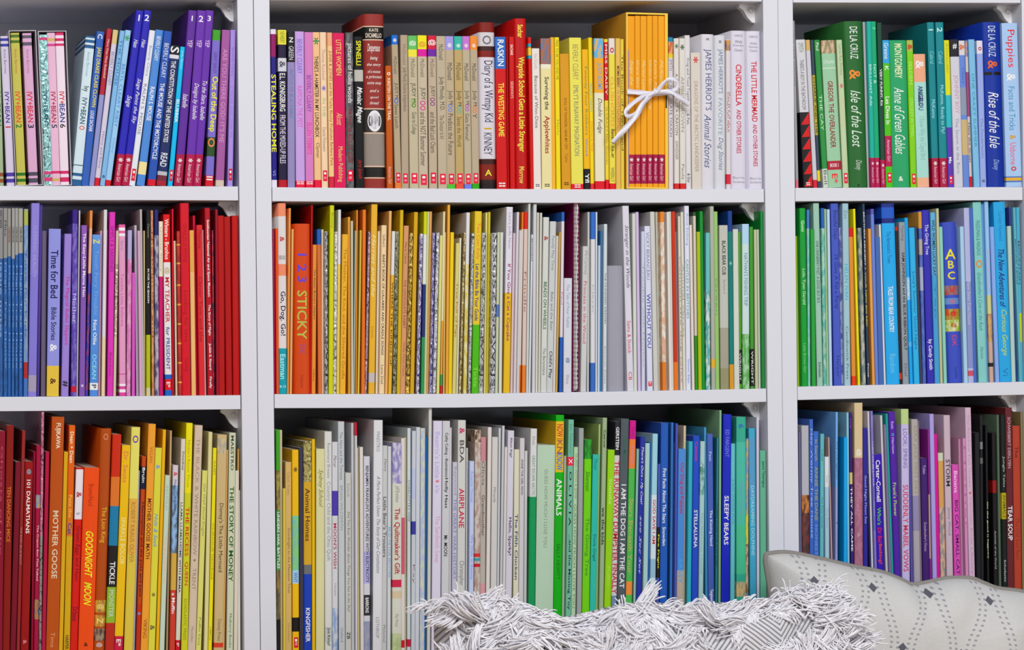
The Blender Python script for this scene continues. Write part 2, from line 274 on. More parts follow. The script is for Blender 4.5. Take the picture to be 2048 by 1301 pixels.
147 143 38 104 e69a20|orange boxed paperback|fifth in the ribboned box|1016-1208:9a1c44|395-620:f0c880:.4i:Lanie's Real;1038-1062:f0d0d8:.5b:*;1075-1185:e0a0b0:.45:American Girl
186 182 40 104 e89e26|orange boxed paperback|last in the ribboned box|1016-1208:9a1c44|395-590:f0c880:.4i:McKenna;1038-1062:f0d0d8:.5b:*;1075-1185:e0a0b0:.45:American Girl
253 250 33 243 d4d0da|thin white paperback|blue top and picture|243-272:2a80a8 272-350:nd89060,b85a30 350-378:d8c038|385-460:8a88a0:.6:SMITH;530-890:6a6880:.5:CHOCOLATE TOUCH
291 287 34 250 d4cfc8|thin off-white paperback|green leaf mark|1195-1228:c83838|285-318:2a6a3a:.7b:*;480-880:6a6462:.5:A MAN IS NOT A CRAYON;920-1040:7a7470:.5:DANZIGER
328 322 34 250 d2cec6|slim ivory paperback|grey leaf mark|1195-1228:c83838|290-325:4a5a4a:.7b:*;500-860:9a948c:.5:AMBER BROWN;1070-1170:8a847c:.4:Paula
367 357 34 230 d6d4d8|taller thin white paperback|dark cursive lettering||380-690:7a787c:.5:Frog and Toad Together;740-810:6a686c:.5:& Pals;1130-1190:5a585c:.5b:& Our
406 397 56 343 cdc6bc|short beige hardcover|red mark at top||370-410:c83048:.5b:*;530-1120:a89a8c:.35:DRAGONS OF THE ARCTIC LANDKEEPER
468 465 80 223 hd6d4dc|wide white hardcover|slate serif title||250-262:404850:.2b:H==;320-720:6a7090:.5:JAMES HERRIOT'S;745-1095:6a7090:.5i:Animal Stories
556 553 66 230 hd2d4da|white hardcover|widely spaced title||265-280:3a4050:.2b:H==;320-610:7a88a0:.42:JAMES HERRIOT'S;640-880:9aa8b8:.35:FAVORITE;895-1110:7a88a0:.45i:Dog Stories
629 626 26 258 d4ced0|slim white paperback|red block near base|262-330:nc88838,4a5a80 1135-1200:c83848|600-860:b05060:.6b:STANLEY, FLAT AGAIN
662 658 98 200 hd6d3e0|thick white hardcover|short red capitals||225-240:8a8898:.45:HVARIOUS;262-282:7a7888:.4:HWalt;290-305:7a7888:.55:HDisneys;318-335:7a7888:.45:HClassic;420-690:c84458:.35b:CINDERELLA;715-1000:c0506a:.28b:AND OTHER STORIES;1150-1165:9a98a8:.6:HBarrie;1178-1192:8a8898:.6:HScience
775 757 90 202 hd8d5e2|thick white hardcover|long red capitals||232-248:8a8898:.5:HVARIOUS;275-292:8a8898:.4:HWalt;300-315:7a7888:.5:HDisneys;322-338:8a8898:.45:HClassic;400-795:c84458:.35b:THE LITTLE MERMAID;810-1085:c0506a:.28b:AND OTHER STORIES;1155-1170:9a98a8:.6:HBarrie;1180-1194:8a8898:.6:HScience
@TR 1560 0 3.253 1218
104 78 24 135 9a9a9e|tall narrow grey book|small red mark|1170-1218:c87080|200-560:7a7a80:.5:NEW YEAR WRITING
156 105 58 258 d0cfd4|pale grey paperback|black and red zigzag bottom|732-1218:18161c|732-1216:c83030:1:^Z;280-340:8a9a88:.5:SMITH;390-715:70747c:.4:THERE'S A BOY IN THE BATHROOM;1190-1208:ffffff:.4b:H==
218 168 28 260 c8c8d0|thin grey paperback|gold top patch|260-330:c8a868 1172-1218:c83848|
248 200 28 260 3a4458|thin navy paperback|yellow lettering band|490-880:b0a040 1110-1180:d8c838|500-870:4a4428:.6b:CHARLIE AND THE
283 224 34 260 3a8a48|kelly green paperback|pale small lettering|1100-1218:c8d0c8|280-330:d0e8d0:.5:Paul;620-850:a8d0a8:.5:THE CAY;1110-1200:6a7a70:.5:Bell
318 268 86 262 9cc4a4|sage green paperback|maroon capitals|262-350:n8a7858,c8b088 443-448:d0e0d0 1050-1108:a82c3c|395-415:d8e8dc:.6:HCOLLINS;530-965:8a4048:.35b:GREGOR THE OVERLANDER;1066-1090:e8c0c0:.5b:HBOOK 1;1130-1200:d83040:.4b:E*
413 368 34 260 bccca8|pale moss paperback|pink flower mark|1128-1195:d03040|290-490:98a888:.5:Lynne Rae Perkins;540-580:c87078:.6b:*;640-830:c8c098:.5:ALL ALONE
450 413 122 138 h2f6434|thick dark green hardcover|silver script title||175-385:c8d8c4:.35:DE LA CRUZ;455-520:c88038:.5b:&;590-960:b8ccb8:.45i:Isle of the Lost;1045-1110:a8b8a8:.3i:Disney;1200-1216:101010:.4b:H&
568 540 14 143 b8b4c0
584 553 38 140 3aa898|tall teal paperback|white slanted title|1028-1215:a82850|420-690:a8e8dc:.5:BRILLIANT Ada;1050-1080:f0c8d8:.5b:*;1090-1190:e0a0b8:.4:American Girl
622 593 36 140 24a074|jade green paperback|maroon base|1028-1215:a82850|170-200:80d8b8:.5b:7;420-545:a8e8cc:.5:NOT &;1050-1080:f0c8d8:.5b:*;1090-1190:e0a0b8:.4:American Girl
659 632 32 148 1c4434|bottle green paperback|white and maroon marks|1042-1215:a82850|450-690:c8d8d0:.45b:VERY FUNNY, Kit;1065-1090:f0c8d8:.5b:*;1100-1195:e0a0b8:.4:American Girl
692 668 38 262 58b82c|lime green paperback|light blue top panel|262-412:48a0d8 885-1085:a82850 1125-1190:d02c38|280-385:c8e4f4:.6:Greene;430-460:f0f8e0:.5b:K;630-810:d8f0c0:.55b:Lea Dives In;910-1050:e0a0b8:.4:American Girl
735 713 106 262 3a9c68|wide green paperback|white script title||285-510:c8dca8:.4b:MONTGOMERY;570-1005:c8e8d4:.55i:Anne of Green Gables;1150-1180:d0e0c0:.3b:H&
@TR 1790 0 3.253 1215
105 78 33 262 84c830|apple green paperback|red block at base|262-335:a8b860 1132-1200:d83038|285-330:b84030:.7b:&;400-550:b0e070:.5:SELDEN;640-890:a8e070:.45:CRICKET IN TIMES
147 120 76 352 a8d4cc|pale mint paperback|peach top and base|352-535:e0a080 1158-1215:e0a888|395-450:f0e0d8:.6b:&;580-690:3a4a6a:.3b:HMAYA;560-720:3a4a88:.38b:ANGELOU;760-1040:90c0b8:.45:I Know Why the Caged Bird
246 210 48 145 1e8088|tall teal paperback|1 and maroon base|1030-1215:a02040|180-210:a8dce0:.6b:1;335-415:70b8c0:.5:Cabral;650-770:88c8d0:.45:McKenna;1052-1078:f0c8d8:.5b:*;1085-1195:e0a0b8:.4:American Girl
296 265 46 145 1e8088|teal paperback|2 and maroon base|1030-1215:a02040|180-210:a8dce0:.6b:2;335-415:70b8c0:.5:Cabral;555-870:88c8d0:.45:McKenna, Ready to Fly!;1052-1078:f0c8d8:.5b:*;1085-1195:e0a0b8:.4:American Girl
348 320 36 262 5838a8|tri-coloured thin paperback|yellow, turquoise, purple|262-620:d8d838 620-830:48b0b8 1145-1200:d83048|280-480:b0a838:.4:Alexander;1020-1070:d8d0f0:.5b:Ma
389 360 52 257 cdccd6|white paperback|black top panel|257-370:1c1a24|285-320:f0f0f0:.4b:H#;490-740:c8a0b0:.45:JOHNNY BOY;770-1130:9aa0b0:.35:The Storm in the Barn
447 414 36 265 6a86cc|denim blue paperback|white top and gold blocks|265-360:d4d0d4 570-750:8a94a8 780-1010:c0a878|290-330:d07850:.7b:&;440-545:4a68b0:.4:Cleary
487 456 26 265 c8bcb8|thin multicoloured paperback|dark lettering low|265-370:ncc8850,5878b8 470-760:9a4a78 1150-1215:c83030|800-1060:4a4a5a:.6b:Nate the Great
516 479 38 257 84b8dc|soft blue paperback|teal lettering||480-960:489ab0:.4:ONE CRAZY SUMMER
558 532 38 265 98a8dc|periwinkle slim paperback|white top with berry|265-350:dcd8e4|305-330:a83858:.5b:o;770-1030:7888c0:.4:The Penderwicks;1172-1186:202848:.4b:H=
600 568 120 143 h1c3494|thick royal blue hardcover|silver script title||170-370:a8b8e0:.35:DE LA CRUZ;395-450:b86038:.45b:&;470-490:181828:.7b:H--;600-965:c8d4e8:.5i:Rise of the Isle;1040-1110:8098d0:.3i:Disney
726 695 118 150 a8c4e8|pale blue activity book|red Puppies title|1150-1158:4a70b8 1158-1178:d8a838 1178-1188:4a70b8 |195-440:d04858:.45:Puppies;480-530:e8ecf0:.5b:&;565-850:5a9ac0:.35:Facts and Tricks;880-910:c0a038:.4b:&;930-1075:d8788a:.35:Usborne;1085-1115:c83040:.4b:o
@ML 0 395 3.2125 1280
-8 -8 30 70 8c8c8c|thin grey and blue magazine|at the shelf end|395-1280:n2c5a9a,204880|80-200:3a3a3a:.5b:WEEKLY READER;420-900:7a9ac8:.4:issue notes
23 23 26 70 909090|thin grey and blue magazine|dark cursive ends|390-1280:n2c5a9a,204880|150-250:3a3a3a:.5:Mike;420-1100:6a90c0:.4:Magic Tree House
50 50 24 72 969690|slim grey and blue magazine|red printed letters|380-1280:n2458a0,2c5a98|190-290:8a4038:.5b:OSBORNE;440-1100:6a90c0:.4:Magic Tree House
74 76 22 70 9c9c9c|slim grey and blue magazine|tidy dark letters|395-1280:n2c5a9a,1c4c90|190-290:484848:.5b:OSBORNE;440-1100:6a90c0:.4:Magic Tree House
97 98 22 70 a0a09a|slim grey and blue magazine|pale blue lettering|370-1280:n2c60a8,204880|190-290:484848:.5b:OSBORNE;440-1100:7aa0d0:.4:Magic Tree House
120 120 30 72 a4a4a0|slim grey and blue magazine|deeper blue base|360-1280:n1c50a0,2c5a98|190-290:484848:.5b:OSBORNE;440-1100:7aa0d0:.4:Magic Tree House
152 155 34 75 9aa08c|grey green magazine|red block near base|90-180:a8b060 180-1060:n6a88b8,8aa0b8 1060-1165:a03838 1165-1280:4a70b0|340-900:48689a:.4:Time for Kids
181 203 52 38 8a80cc|tall lilac picture book|pale sticker near base|500-1145:8078c8 1145-1250:a098b0|180-520:a098dc:.35:SLEEPING BEAUTY
236 256 16 50 4a3a88|thin violet picture book|dark upper end||
262 270 30 215 6a6078
301 315 76 203 8f92d6|periwinkle hardcover|dark Bed title, yellow base|1085-1280:d8b848|340-650:2a2c6a:.55b:Time for Bed;710-920:34366a:.4b:Bible Stories;940-1000:e8e8f0:.5b:&;1160-1210:6a4020:.4b:&
394 416 50 235 9882cc|short lavender picture book|magenta cursive title||505-950:b83898:.5:The Magical Ballet Slippers;1170-1230:181820:.7b:#
457 466 36 80 n5038a0,7868b8|dark violet picture book|patterned spine|80-170:38207c 1215-1255:b83048|620-810:a8a0d8:.6:Mother
491 507 9 85 c8c4cc
502 522 42 180 8a5cb0|purple picture book|white hen title|440-1280:7c58a8|230-640:e0d8f0:.5b:The Easy-Little Mama Hen;1205-1220:e8e0f0:.4b:=
547 578 22 85 d88848|thin orange topped book|dark blue lower half|200-490:e0a890 490-1280:n34309a,8a3858
577 595 46 240 5888d0|cornflower picture book|gold bird mark|240-300:6898d8 1195-1240:e8e8e8|270-300:d8c878:.7b:Z;340-760:78a0dc:.45:Tooth Fairy Trouble;790-950:e0e8f4:.4b:Not Ollie;1010-1170:88c8f0:.45b:OCEAN;1205-1230:4a5a78:.5b:P
631 645 12 215 d8a8c0
643 655 24 80 d8d4d8|tall thin white book|amber lower spine|900-1280:d8c8a0
668 672 10 210 b860a0
682 694 40 95 d048b0|hot pink picture book|violet small capitals||185-480:902880:.5:SIMPLY & SARDINES;1000-1150:a03080:.4:Benton
728 746 28 215 c8b8a0|thin beige foiled book|mottled spine|430-900:fc8b8a0
768 764 56 175 d89cc0|pale pink picture book|white and pink stripes|175-195:d86aa0 195-215:f0e8f0 215-232:d86aa0 232-250:f0e8f0 1135-1140:c04888 1200-1215:f0e8f0 1215-1235:d05098 1235-1255:f0e8f0 1255-1280:d05098|280-340:a890a8:.4:Barrie;490-830:c070a8:.4:Twinkle Little Ballerina
@ML 240 395 3.2125 1276
42 52 26 212 nc878b0,d8a0c0|thin mottled pink book|lilac tint|212-400:b0a8d0
76 78 24 485 c860b8|short magenta picture book|half the height of its neighbours||
105 92 16 180 c0b8c4
107 112 22 215 d0a8c8|thin pale pink book|blank spine||
126 133 24 78 b8b0b0|tall thin grey book|blank spine||
153 151 14 215 d8c898
170 170 32 82 16161a|black picture book|yellow green lower band|885-1225:b0b838 1225-1270:c8c090|170-260:787878:.4:Clements;460-680:c8c8c8:.4b:IN FOR THE SEASON
205 197 18 85 nb87050,d0a070|thin tan reddish book|mottled spine||200-900:904030:.5:The Princess and
226 222 22 80 n4a4a7a,b0a8b8|thin navy topped book|mottled grey body|80-245:28286a
252 250 28 155 c02868|crimson based picture book|cream upper half|155-510:e0d4c0|190-480:c0a890:.45:Goose Story
291 277 44 110 d02c30|red picture book|white middle and blue base|418-1140:e4dee0 1140-1275:2a60b8 1170-1240:d03038|140-400:f0c0b8:.55b:Winters - Brunhus;450-495:c0b080:.6b:@;515-805:c03038:.55b:MY TEACHER;835-890:48588a:.5b:for;905-1110:5060a0:.5b:PRESIDENT;1175-1235:f8e0e0:.5b:E*
336 334 22 75 c8303c|thin scarlet book|bare spine||
358 345 12 280 e0c8b0
370 364 24 218 n9c2420,b83828|thin dark red book|gold specks|300-310:d8a040 420-430:d8a040 560-570:d8a040 685-695:d8a040 810-820:d8a040 935-945:d8a040 1060-1070:d8a040 1185-1195:d8a040
400 387 58 38 c8303a|tallest red picture book|faded red title||170-420:a82028:.4:CHARLES LE MOYNE;600-930:a82028:.5:Looking for love;1030-1120:a82028:.4:Yearling
461 447 22 212 d8a050|thin amber book|pale lower edge|480-1276:e0b070
486 468 14 118 b82040
503 489 40 178 d03c40|short scarlet picture book|dark red cursive title||210-330:901c28:.5:Monroe;510-930:981c2c:.5:Clever Tom and the
545 526 9 210 d8c0c8
553 532 42 68 a81c30|maroon picture book|long white museum title||145-640:e8c8cc:.45b:Smithsonian National Air and Space Museum;690-890:e8c8cc:.42b:The Story of Flight;940-1110:e8c8cc:.4b:Judith E. Rinard;1155-1230:e8c8cc:.4b:Firefly
598 591 9 212 nc84858,503858
610 598 16 78 8c1c30|thin dark maroon book|pale edge||
635 620 44 118 a81c24|plain red binder|a flat spine, farthest from the side||
682 668 42 125 a41a22|plain red binder|slightly lower top||
728 718 44 118 b01e26|plain red binder|against the bookcase side||
@MM 540 395 3.2125 1262
22 16 12 210 a83058
35 29 18 200 d85830|thin orange red book|blank spine||
49 53 56 38 hd8d4d4|white rounded hardcover|salmon bands, teal base|38-122:e08868 430-505:e08868 972-1262:1e98a8|190-350:c04848:.5b:&;375-400:404048:.6:HSEUSS;605-890:2a2c5a:.6b:Go, Dog. Go!;1010-1170:90d8e0:.6b:Eastman;1210-1225:a0d8e0:.6b:HB-15
110 122 16 70 e09048|thin orange book|tall narrow spine||
128 140 18 205 d8a068|thin tan book|blank spine||
156 156 98 170 hc8501e|wide orange board book|purple numbers||355-385:7a48a0:.5b:1;430-480:7a48a0:.5b:2;500-555:7a48a0:.5b:3;600-915:b8a050:.55b:STICKY;950-1010:a05070:.3:DK;1145-1225:a83c18:.2:Usborne
@MM 540 395 3.2125 1262
256 266 16 50 b82828|thin crimson book|rises behind board book||
268 276 42 305 d88838|short orange paperback|dark bunny title||465-785:5a3818:.45:The Easter Bunny's Helpers;1105-1185:7a4a20:.35:Tolhurst
311 302 18 205 c86838|thin rust book|royal blue top|205-305:2a5aa8
332 330 14 207 e0c8a8
347 355 30 220 fb8b8c0|silver foil storybook|black squiggles||240-1220:40404a:.8:SSSGSZSSQWSJS
378 386 26 52 c8cc28|chartreuse picture book|tall lime spine||100-200:9a9c20:.5:Bunny
405 415 22 222 fd0c8c0|thin silver foil book|pale shine||
428 439 18 80 d8d8dc|thin white topped book|yellow lower half|430-1262:d8c058
449 466 48 238 e0a838|golden yellow picture book|faint brown title||330-1170:b07a20:.45:The Mother, The Kind, and the Silvered Giraffe
503 501 14 127 d89c38
518 530 16 152 c8c8b8|thin off-white book|pale top||
535 547 12 215 a8b0a0
549 556 14 82 d89038
564 580 22 212 d0bc50|thin mustard book|blank spine||
588 597 22 80 d87028|thin deep orange book|blank spine||
607 632 18 220 fb098a8|thin bronze foil book|violet shine||
634 653 38 45 d8a838|tall golden picture book|pale grey seal|1130-1190:c0b8b8|240-640:e8d090:.55i:Harriet and the;830-910:b88830:.4:Schanzer
678 693 14 218 e0d8c8
701 712 32 180 e0c8a0|cream picture book|long black capitals||240-320:6a5a48:.4:Gilbert;370-1015:4a3a30:.42b:BABY'S BOOK OF LULLABIES AND CRADLE SONGS;1080-1200:6a5a48:.4:Lane Dial
739 766 18 88 d8a868|thin tan book|tall blank spine||
761 785 22 218 d8a838|thin gold book|white upper part|218-500:d8d8d8|545-1085:584018:.5b:WHERE THE KINDS OF
788 806 24 220 f8a8868|thin green foil book|mossy squiggles||
@MM 780 395 3.2125 1262
17 36 24 220 f98967c|green foil storybook|black squiggles||240-1220:38402c:.8:SSSGSZSSQWSJS
44 66 18 82 c8a828|thin dark yellow book|blank spine||
66 90 32 183 c89068|pinkish tan paperback|brown rabbit title||290-430:8a5038:.4:Maria Claret;530-845:8a4838:.42:THE CHOCOLATE RABBIT;935-1150:9a6048:.4:Holly Peter-Horn
101 126 24 230 fc8a850|gold foil storybook|brown squiggles||250-1220:6a5020:.8:SSSGSZSSQWSJS
130 156 24 95 c89c28|antique gold picture book|tall slim spine||
168 193 26 235 fc8c0d0|white foil storybook|purple flecks||260-1220:5a50a0:.7:SSSGSZSSQWSJS
199 219 16 92 c8cc40|thin lime topped book|green base|92-240:c8cc40 240-560:d8dcd8 560-900:28306a 900-1262:3a8a58
218 240 14 92 c8c898
232 256 14 92 d0a060
247 273 25 228 fb0a8cc|purple foil storybook|deep violet squiggles||240-1220:403090:.8:SSSGSZSSQWSJS
274 299 20 228 fc4c4cc|thin silver foil book|bright shine||
300 322 18 245 d0cc80|thin pale yellow book|blank spine||
322 343 16 92 d8cca8|thin cream book|orange, green, red base|795-1140:d89838 1140-1210:4a9848 1210-1262:c83838
341 350 16 225 d8c078
358 371 16 48 d8a040|thin tall amber book|cover towering over its neighbours||
376 390 24 225 e0c018|vivid yellow book|blank spine||
401 426 22 295 c8c078|short khaki storybook|green lettering||550-900:a86838:.5:Tree Full of Pigs
426 448 16 262 d8d4c0
444 476 22 230 fc8b888|champagne foil storybook|gold squiggles||240-1220:907040:.8:SSSGSZSSQWSJS
471 492 20 98 d8d8dc|thin white topped book|yellow patterned body|430-1262:nc8b450,d8d0a0
500 526 18 230 fb0b0b0|thin grey foil book|blotted spine||
525 547 40 90 d8bc38|yellow picture book|blue title, green base|820-1262:58b038|165-400:d8883a:.5:Two Cyan Kelly;430-795:3a4070:.5b:Let the Bible Be Your Guide;1090-1220:88d058:.5:Tickle
571 592 24 228 fb8b8b4|silver foil storybook|grey flecks||240-1220:58584c:.7:SSSGSZSSQWSJS
603 615 12 98 d0c880
616 632 14 95 c8b838
630 651 38 230 fc0c0c4|wide silver foil storybook|fine grey squiggles||240-1220:505058:.8:SSSGSZSSQWSJS
676 691 18 225 c0c8a8|thin pale green book|small blue mark|690-770:5878b0
700 710 18 225 d0d0cc|thin greyish white book|blank spine||
729 750 40 62 d8d6e0|tall white picture book|red title, yellow base|615-1262:d8b030|100-330:a8a0b8:.4:Laura Joffe Num;430-925:a03c58:.48b:If You Give a Cat a Cupcake
773 792 14 230 dcc8d0
784 798 16 95 d4d0d8|thin white book|dark edges||
@MM 1020 395 3.2125 1255
24 46 22 212 ccc8c8|thin light grey book|blank spine||
54 62 20 95 d0c8c0|thin white book|orange top and base|95-205:d87828 1080-1255:d87028
77 92 24 95 ceb8b0|thin rosy white book|red top, orange base|95-205:c83830 1080-1255:d87830|480-740:a07060:.5:Frindle
104 119 16 40 c8ccc8|tall narrow white book|bare spine||
120 138 20 240 d0d4dc|thin white book|bold black letters||265-410:202028:.6b:BROWNING
142 152 22 43 c8c8cc|tall light grey book|bare slender spine||
165 175 16 98 ccc8c0|thin ivory book|faint text||
181 194 18 100 c8c8bc|thin stone grey book|faint text|||
198 216 36 128 ced0cc|off-white picture book|green capitals||200-330:a84040:.6b:&;545-850:3a7a4a:.5b:BEADS ON WHEELS;970-1145:6a7a70:.45:The Berenstains
236 259 38 155 c4c8c8|light grey picture book|black lettering low||250-470:8a8c90:.42:Family Play Time;610-860:788080:.42:Baby and the Bear;990-1165:28304a:.5b:Child's Play
276 298 14 248 dcd8d8
295 312 18 225 d0a850|thin ochre book|blank spine||
317 333 24 95 d8d0d8|thin white book|blue base and tip|95-155:3060b0 900-1255:2c5cb8|610-690:c08090:.5:Paul
345 349 50 520 d0d2dc|small white paperback|grey prayer lettering||560-840:9aa4b4:.35:The Tale of Peter Rabbit;1020-1080:6a80a0:.4b:@;1140-1200:a8a8b0:.4:Warne
=spiral 400 405 66 30 7a1850
455 470 38 315 c8c8c8|off-white storybook|pink cursive title|||345-500:9a9aa0:.5:McCartney;540-940:c06880:.5:Princess in the Wood
495 500 14 95 c8ccc8
520 522 26 95 d4d4d8|thin white book|blue top and blue base|95-270:3a68b8 1065-1255:3f68b4|560-750:a0a8b0:.4:Clever
549 551 13 95 ccd4dc
563 568 13 310 c0ccd8
577 573 12 215 4878a8
590 584 38 172 ccd4d8|pale grey blue hardcover|widely spaced capitals||485-815:5a646c:.42:THE HUNDRED DRESSES;960-1200:9098a0:.35:Eleanor Estes
632 628 102 440 h9b9ba6|short plain grey hardcover|blank wide spine||
756 723 36 55 d4d2dc|tall white picture book|silver script title||180-585:6a6480:.55i:Stranger in the Woods;795-1005:c83868:.5:Sams & Stoick;1110-1190:c84060:.5:CB
797 786 22 105 ccd0c8|thin white book|green marks low||
@MM 1270 395 3.2125 1243
20 5 16 95 c8b8d8|thin lilac white book|purple top line||
45 42 24 220 c8ccdc|slim pale blue book|faint text||430-1100:a0a8c0:.4:Trouble with Mother
80 62 40 185 d4d6e8|lilac white picture book|blue capitals|1185-1215:d83848|225-530:8088a8:.5:VICKY BERANCEAU;620-970:5a64b0:.6b:WITHOUT YOU
122 98 28 93 c8c8c4|thin grey white book|bare spine||
148 131 16 95 c8c8bc
168 151 22 93 c8ccc0|thin white storybook|orange both ends|93-160:d88030 160-1060:nd0a080,d8d4c8 1060-1243:d87828
192 174 16 95 d0d0c8
208 191 18 95 d8d4d0|thin ivory book|blank spine||
228 208 18 92 ccccc4|slim stone white book|blank spine||
247 231 24 92 b84030|thin brick red book|orange base|1060-1243:d87028
272 256 14 222 b8c0d0
292 276 18 122 ccc8bc|thin off-white book|tiny dark text||380-1190:8a8880:.5:Cannon the dog tales
311 294 18 95 d0ccc0|slim cream book|green specks||430-900:8a9a80:.5:Animal verses
331 318 32 55 d8dcec|tall blue white picture book|teal capitals||100-310:9aa8d0:.5:Anne Estberg;400-780:5aa0a0:.5:CANTLES IN BRITCHES;1040-1195:6888d8:.4:Simon Says
368 350 20 178 d8ccc4|thin peach white book|blank spine||
388 374 16 95 3a4a30|thin black green book|green base|120-890:c8c0b4 890-1243:3a8a30
410 398 20 222 a8b838|thin olive lime book|blank spine||
432 416 24 90 1e8a3c|green picture book|tall blank spine||
458 456 30 228 70b8b8|teal white book|green patches|600-1243:n50a0a0,c8d8d4
493 482 22 58 a8aca0|tall grey picture book|orange patch near base|1040-1095:d8a838
519 505 26 92 98c078|pale green picture book|tall leafy spine||520-760:78a060:.4:Green
552 543 52 180 babcb4|light grey picture book|bear title, tan base|840-1100:9a9888 1100-1243:8c8a68|280-500:4a4c50:.4b:BLACK BEAR CUB;530-620:9a9a98:.3:Backyard
610 597 28 88 1c7870|dark teal picture book|orange base|88-220:1a3a80 1075-1243:c89030|380-470:80b8b0:.6b:*
640 630 28 205 ccd0c8|thin stone white book|blank spine||
670 662 24 222 589838|leaf green thin book|black label near base|980-1200:141814 |1000-1180:c8c8c8:.5:WRIGHT
694 690 38 172 c4d8d8|pale aqua picture book|green leafy base|172-300:b0d0ec 880-1243:n58a050,a0c8a0|360-700:6a98a8:.5:NATHAN'S FISHING TRIP
744 736 22 190 4a9040|green thin book|black label near base|975-1215:1a1c1a|990-1200:c8c8c8:.5:WRIGHT
774 764 18 208 b8c098|thin sage book|blank spine||
796 784 12 208 d0d4d0
812 795 20 90 2c8a44|tall bright green book|white inner edge||
@MR 1580 395 3.2125 1208
49 34 12 250 a8c858
66 52 44 70 2c9440|bright green picture book|pale eye title||150-220:a8d8a8:.5b:Gomi;460-690:a8dca8:.5:Lola, Tyen Gerald;940-1125:70c078:.4:Little Brown Girl
117 109 20 80 4a80b8|thin royal topped book|teal lower spine|200-1208:n70b8b0,90c4b0
143 133 26 205 3a9848|thin grass green book|blank spine||
176 150 38 38 9cc0b0|sage picture book|small black capitals||280-680:3a5048:.42:ONE CRANBERRY POET, A GOOD BUY BUS;1060-1160:4a6058:.4b:Scholastic
217 200 20 70 n58a8a0,a0c8b8|thin teal green book|blue top|70-200:3060a8
239 221 16 75 a8c890|thin pale green book|faint letters||590-700:a0b060:.5:Bear
256 239 16 78 b8d0e8|thin ice blue book|blank spine||
285 262 46 40 4858b4|cobalt picture book|dark blue title||85-270:28307a:.5:Beautiful Oops;370-720:303c94:.5b:I'll Give A Pal a Party;1020-1160:303c94:.4:Harper
328 315 18 195 n585898,a8a8c0
352 328 38 40 a0c0cc|pale blue grey book|turquoise title||80-140:7898a8:.5:Zee;430-660:50b0c8:.5:HELEN IVAN;830-1170:607078:.35:Candlewick Press
399 378 24 197 d08838|thin orange book|scarlet top|197-255:c83030 1150-1208:d84830
422 404 12 240 5878b0
438 406 20 75 e0d428|thin yellow picture book|tall bright spine||
459 440 22 197 n687878,b0b0a0|thin mottled grey book|||
484 462 12 200 a05838
498 466 30 42 2a3c58|dark slate picture book|yellow bird lettering||95-440:b8c0c8:.5b:BROTHERS KENNEDY;450-465:d8c838:.5b:*;480-830:a8a850:.5b:YOUR NEW BIG RED;1070-1160:c8ccd0:.5b:Piney
530 503 17 202 d89848|thin orange edged book|pale stripe||
550 519 26 75 6c80cc|thin periwinkle book|tall violet tip|75-110:5858a8
573 548 26 255 4868a8|slim denim blue book|blank spine||
605 572 12 175 d8d4d0
618 584 80 40 40a4e0|wide sky blue book|navy top, white title|40-66:1c2c7c 66-136:2c58b8 136-168:1c2470|220-425:2a68a8:.3:The Bernstein's Town;575-870:d0e8f4:.35b:TALES FROM BEAR COUNTRY;1010-1130:70bce8:.4:Random
704 675 20 190 241c24|thin black book|red marks both ends|190-215:b83028 1130-1170:c84028
@MR 1800 395 3.2125 1195
21 -6 38 160 9098a0|grey picture book|black bison title||180-280:686c74:.4:Yearling;355-985:2a2a34:.48b:SAM JOHNSON and the BLUE RIBBON QUILT;1070-1150:687078:.4:Dial
64 30 28 132 38a0e0|bright sky blue book|pale blue bands|515-660:90c8e8 930-960:60b0e8|530-640:e8f4fc:.5b:Curly
93 60 30 195 48acdc|cyan picture book|dark lettering||480-980:2a6a98:.45:Lucy's Summer Good Night
128 92 20 190 383a50|thin charcoal blue book|||
148 118 24 90 n3c54a8,5068b0|thin blue book|tan upper patches|95-200:c89040 270-370:a8a098 450-600:a0a8c0
178 142 42 82 342fa4|indigo picture book|white curly title||175-370:a8a8e0:.5b:The Giving Tree;915-1110:c0c0e8:.5b:by Candy Smith
226 196 32 98 5098c8|steel blue picture book|dark WILD capitals|98-500:68a8d0|145-505:183450:.55b:WILD WOMEN LUCKY DAY;550-780:4080b0:.4:Yep
260 233 16 72 b8bc98|thin beige green book|tall plain spine||
283 253 20 190 90c8b8|thin aqua green book|blank spine||
318 272 90 160 h4050b4|thick cobalt hardcover|gold ABC and picture squares|570-630:n8a6a78,a04838 650-690:6888c0 720-790:n90a848,c04830 790-865:n98b040,d8d0b0|335-400:d8b850:.6b:HA;410-460:d8b850:.55b:HB;480-530:d8b850:.55b:HC;590-615:c04838:.3b:@;660-685:c86838:.25b:@;735-770:b83828:.3b:@;810-840:a83820:.3b:@;890-960:a85080:.3:DK;1090-1170:28388c:.2:Caterpillar
414 386 26 188 a8c8e0|pale powder blue book|teal thin line||
441 411 32 68 b0b4d8|tall pale lilac book|faint grey title|540-1100:8890c0 1115-1150:c05868|540-820:b8b8cc:.5:New Swan Tree House
472 446 22 70 4c68b8|slim violet blue book|||
508 468 48 30 88c4c0|sea green picture book|orange badge||150-375:4a8a88:.42:FREEDMAN & MAGNUS;405-455:d08838:.7b:O;485-860:50949c:.45i:Grandmother's Cove on the Rock;960-1040:5a9a98:.35:Abrams
556 521 16 40 6898d0
575 537 36 28 98c0e4|light blue picture book|cream patch, tan base|630-750:c8c890 750-930:nc8a058,a87060 930-1195:c0a090 1065-1090:201c1c|340-620:c8a8b0:.35:Beatrix Potter
616 580 26 190 88a8e0|slim hyacinth blue book|||
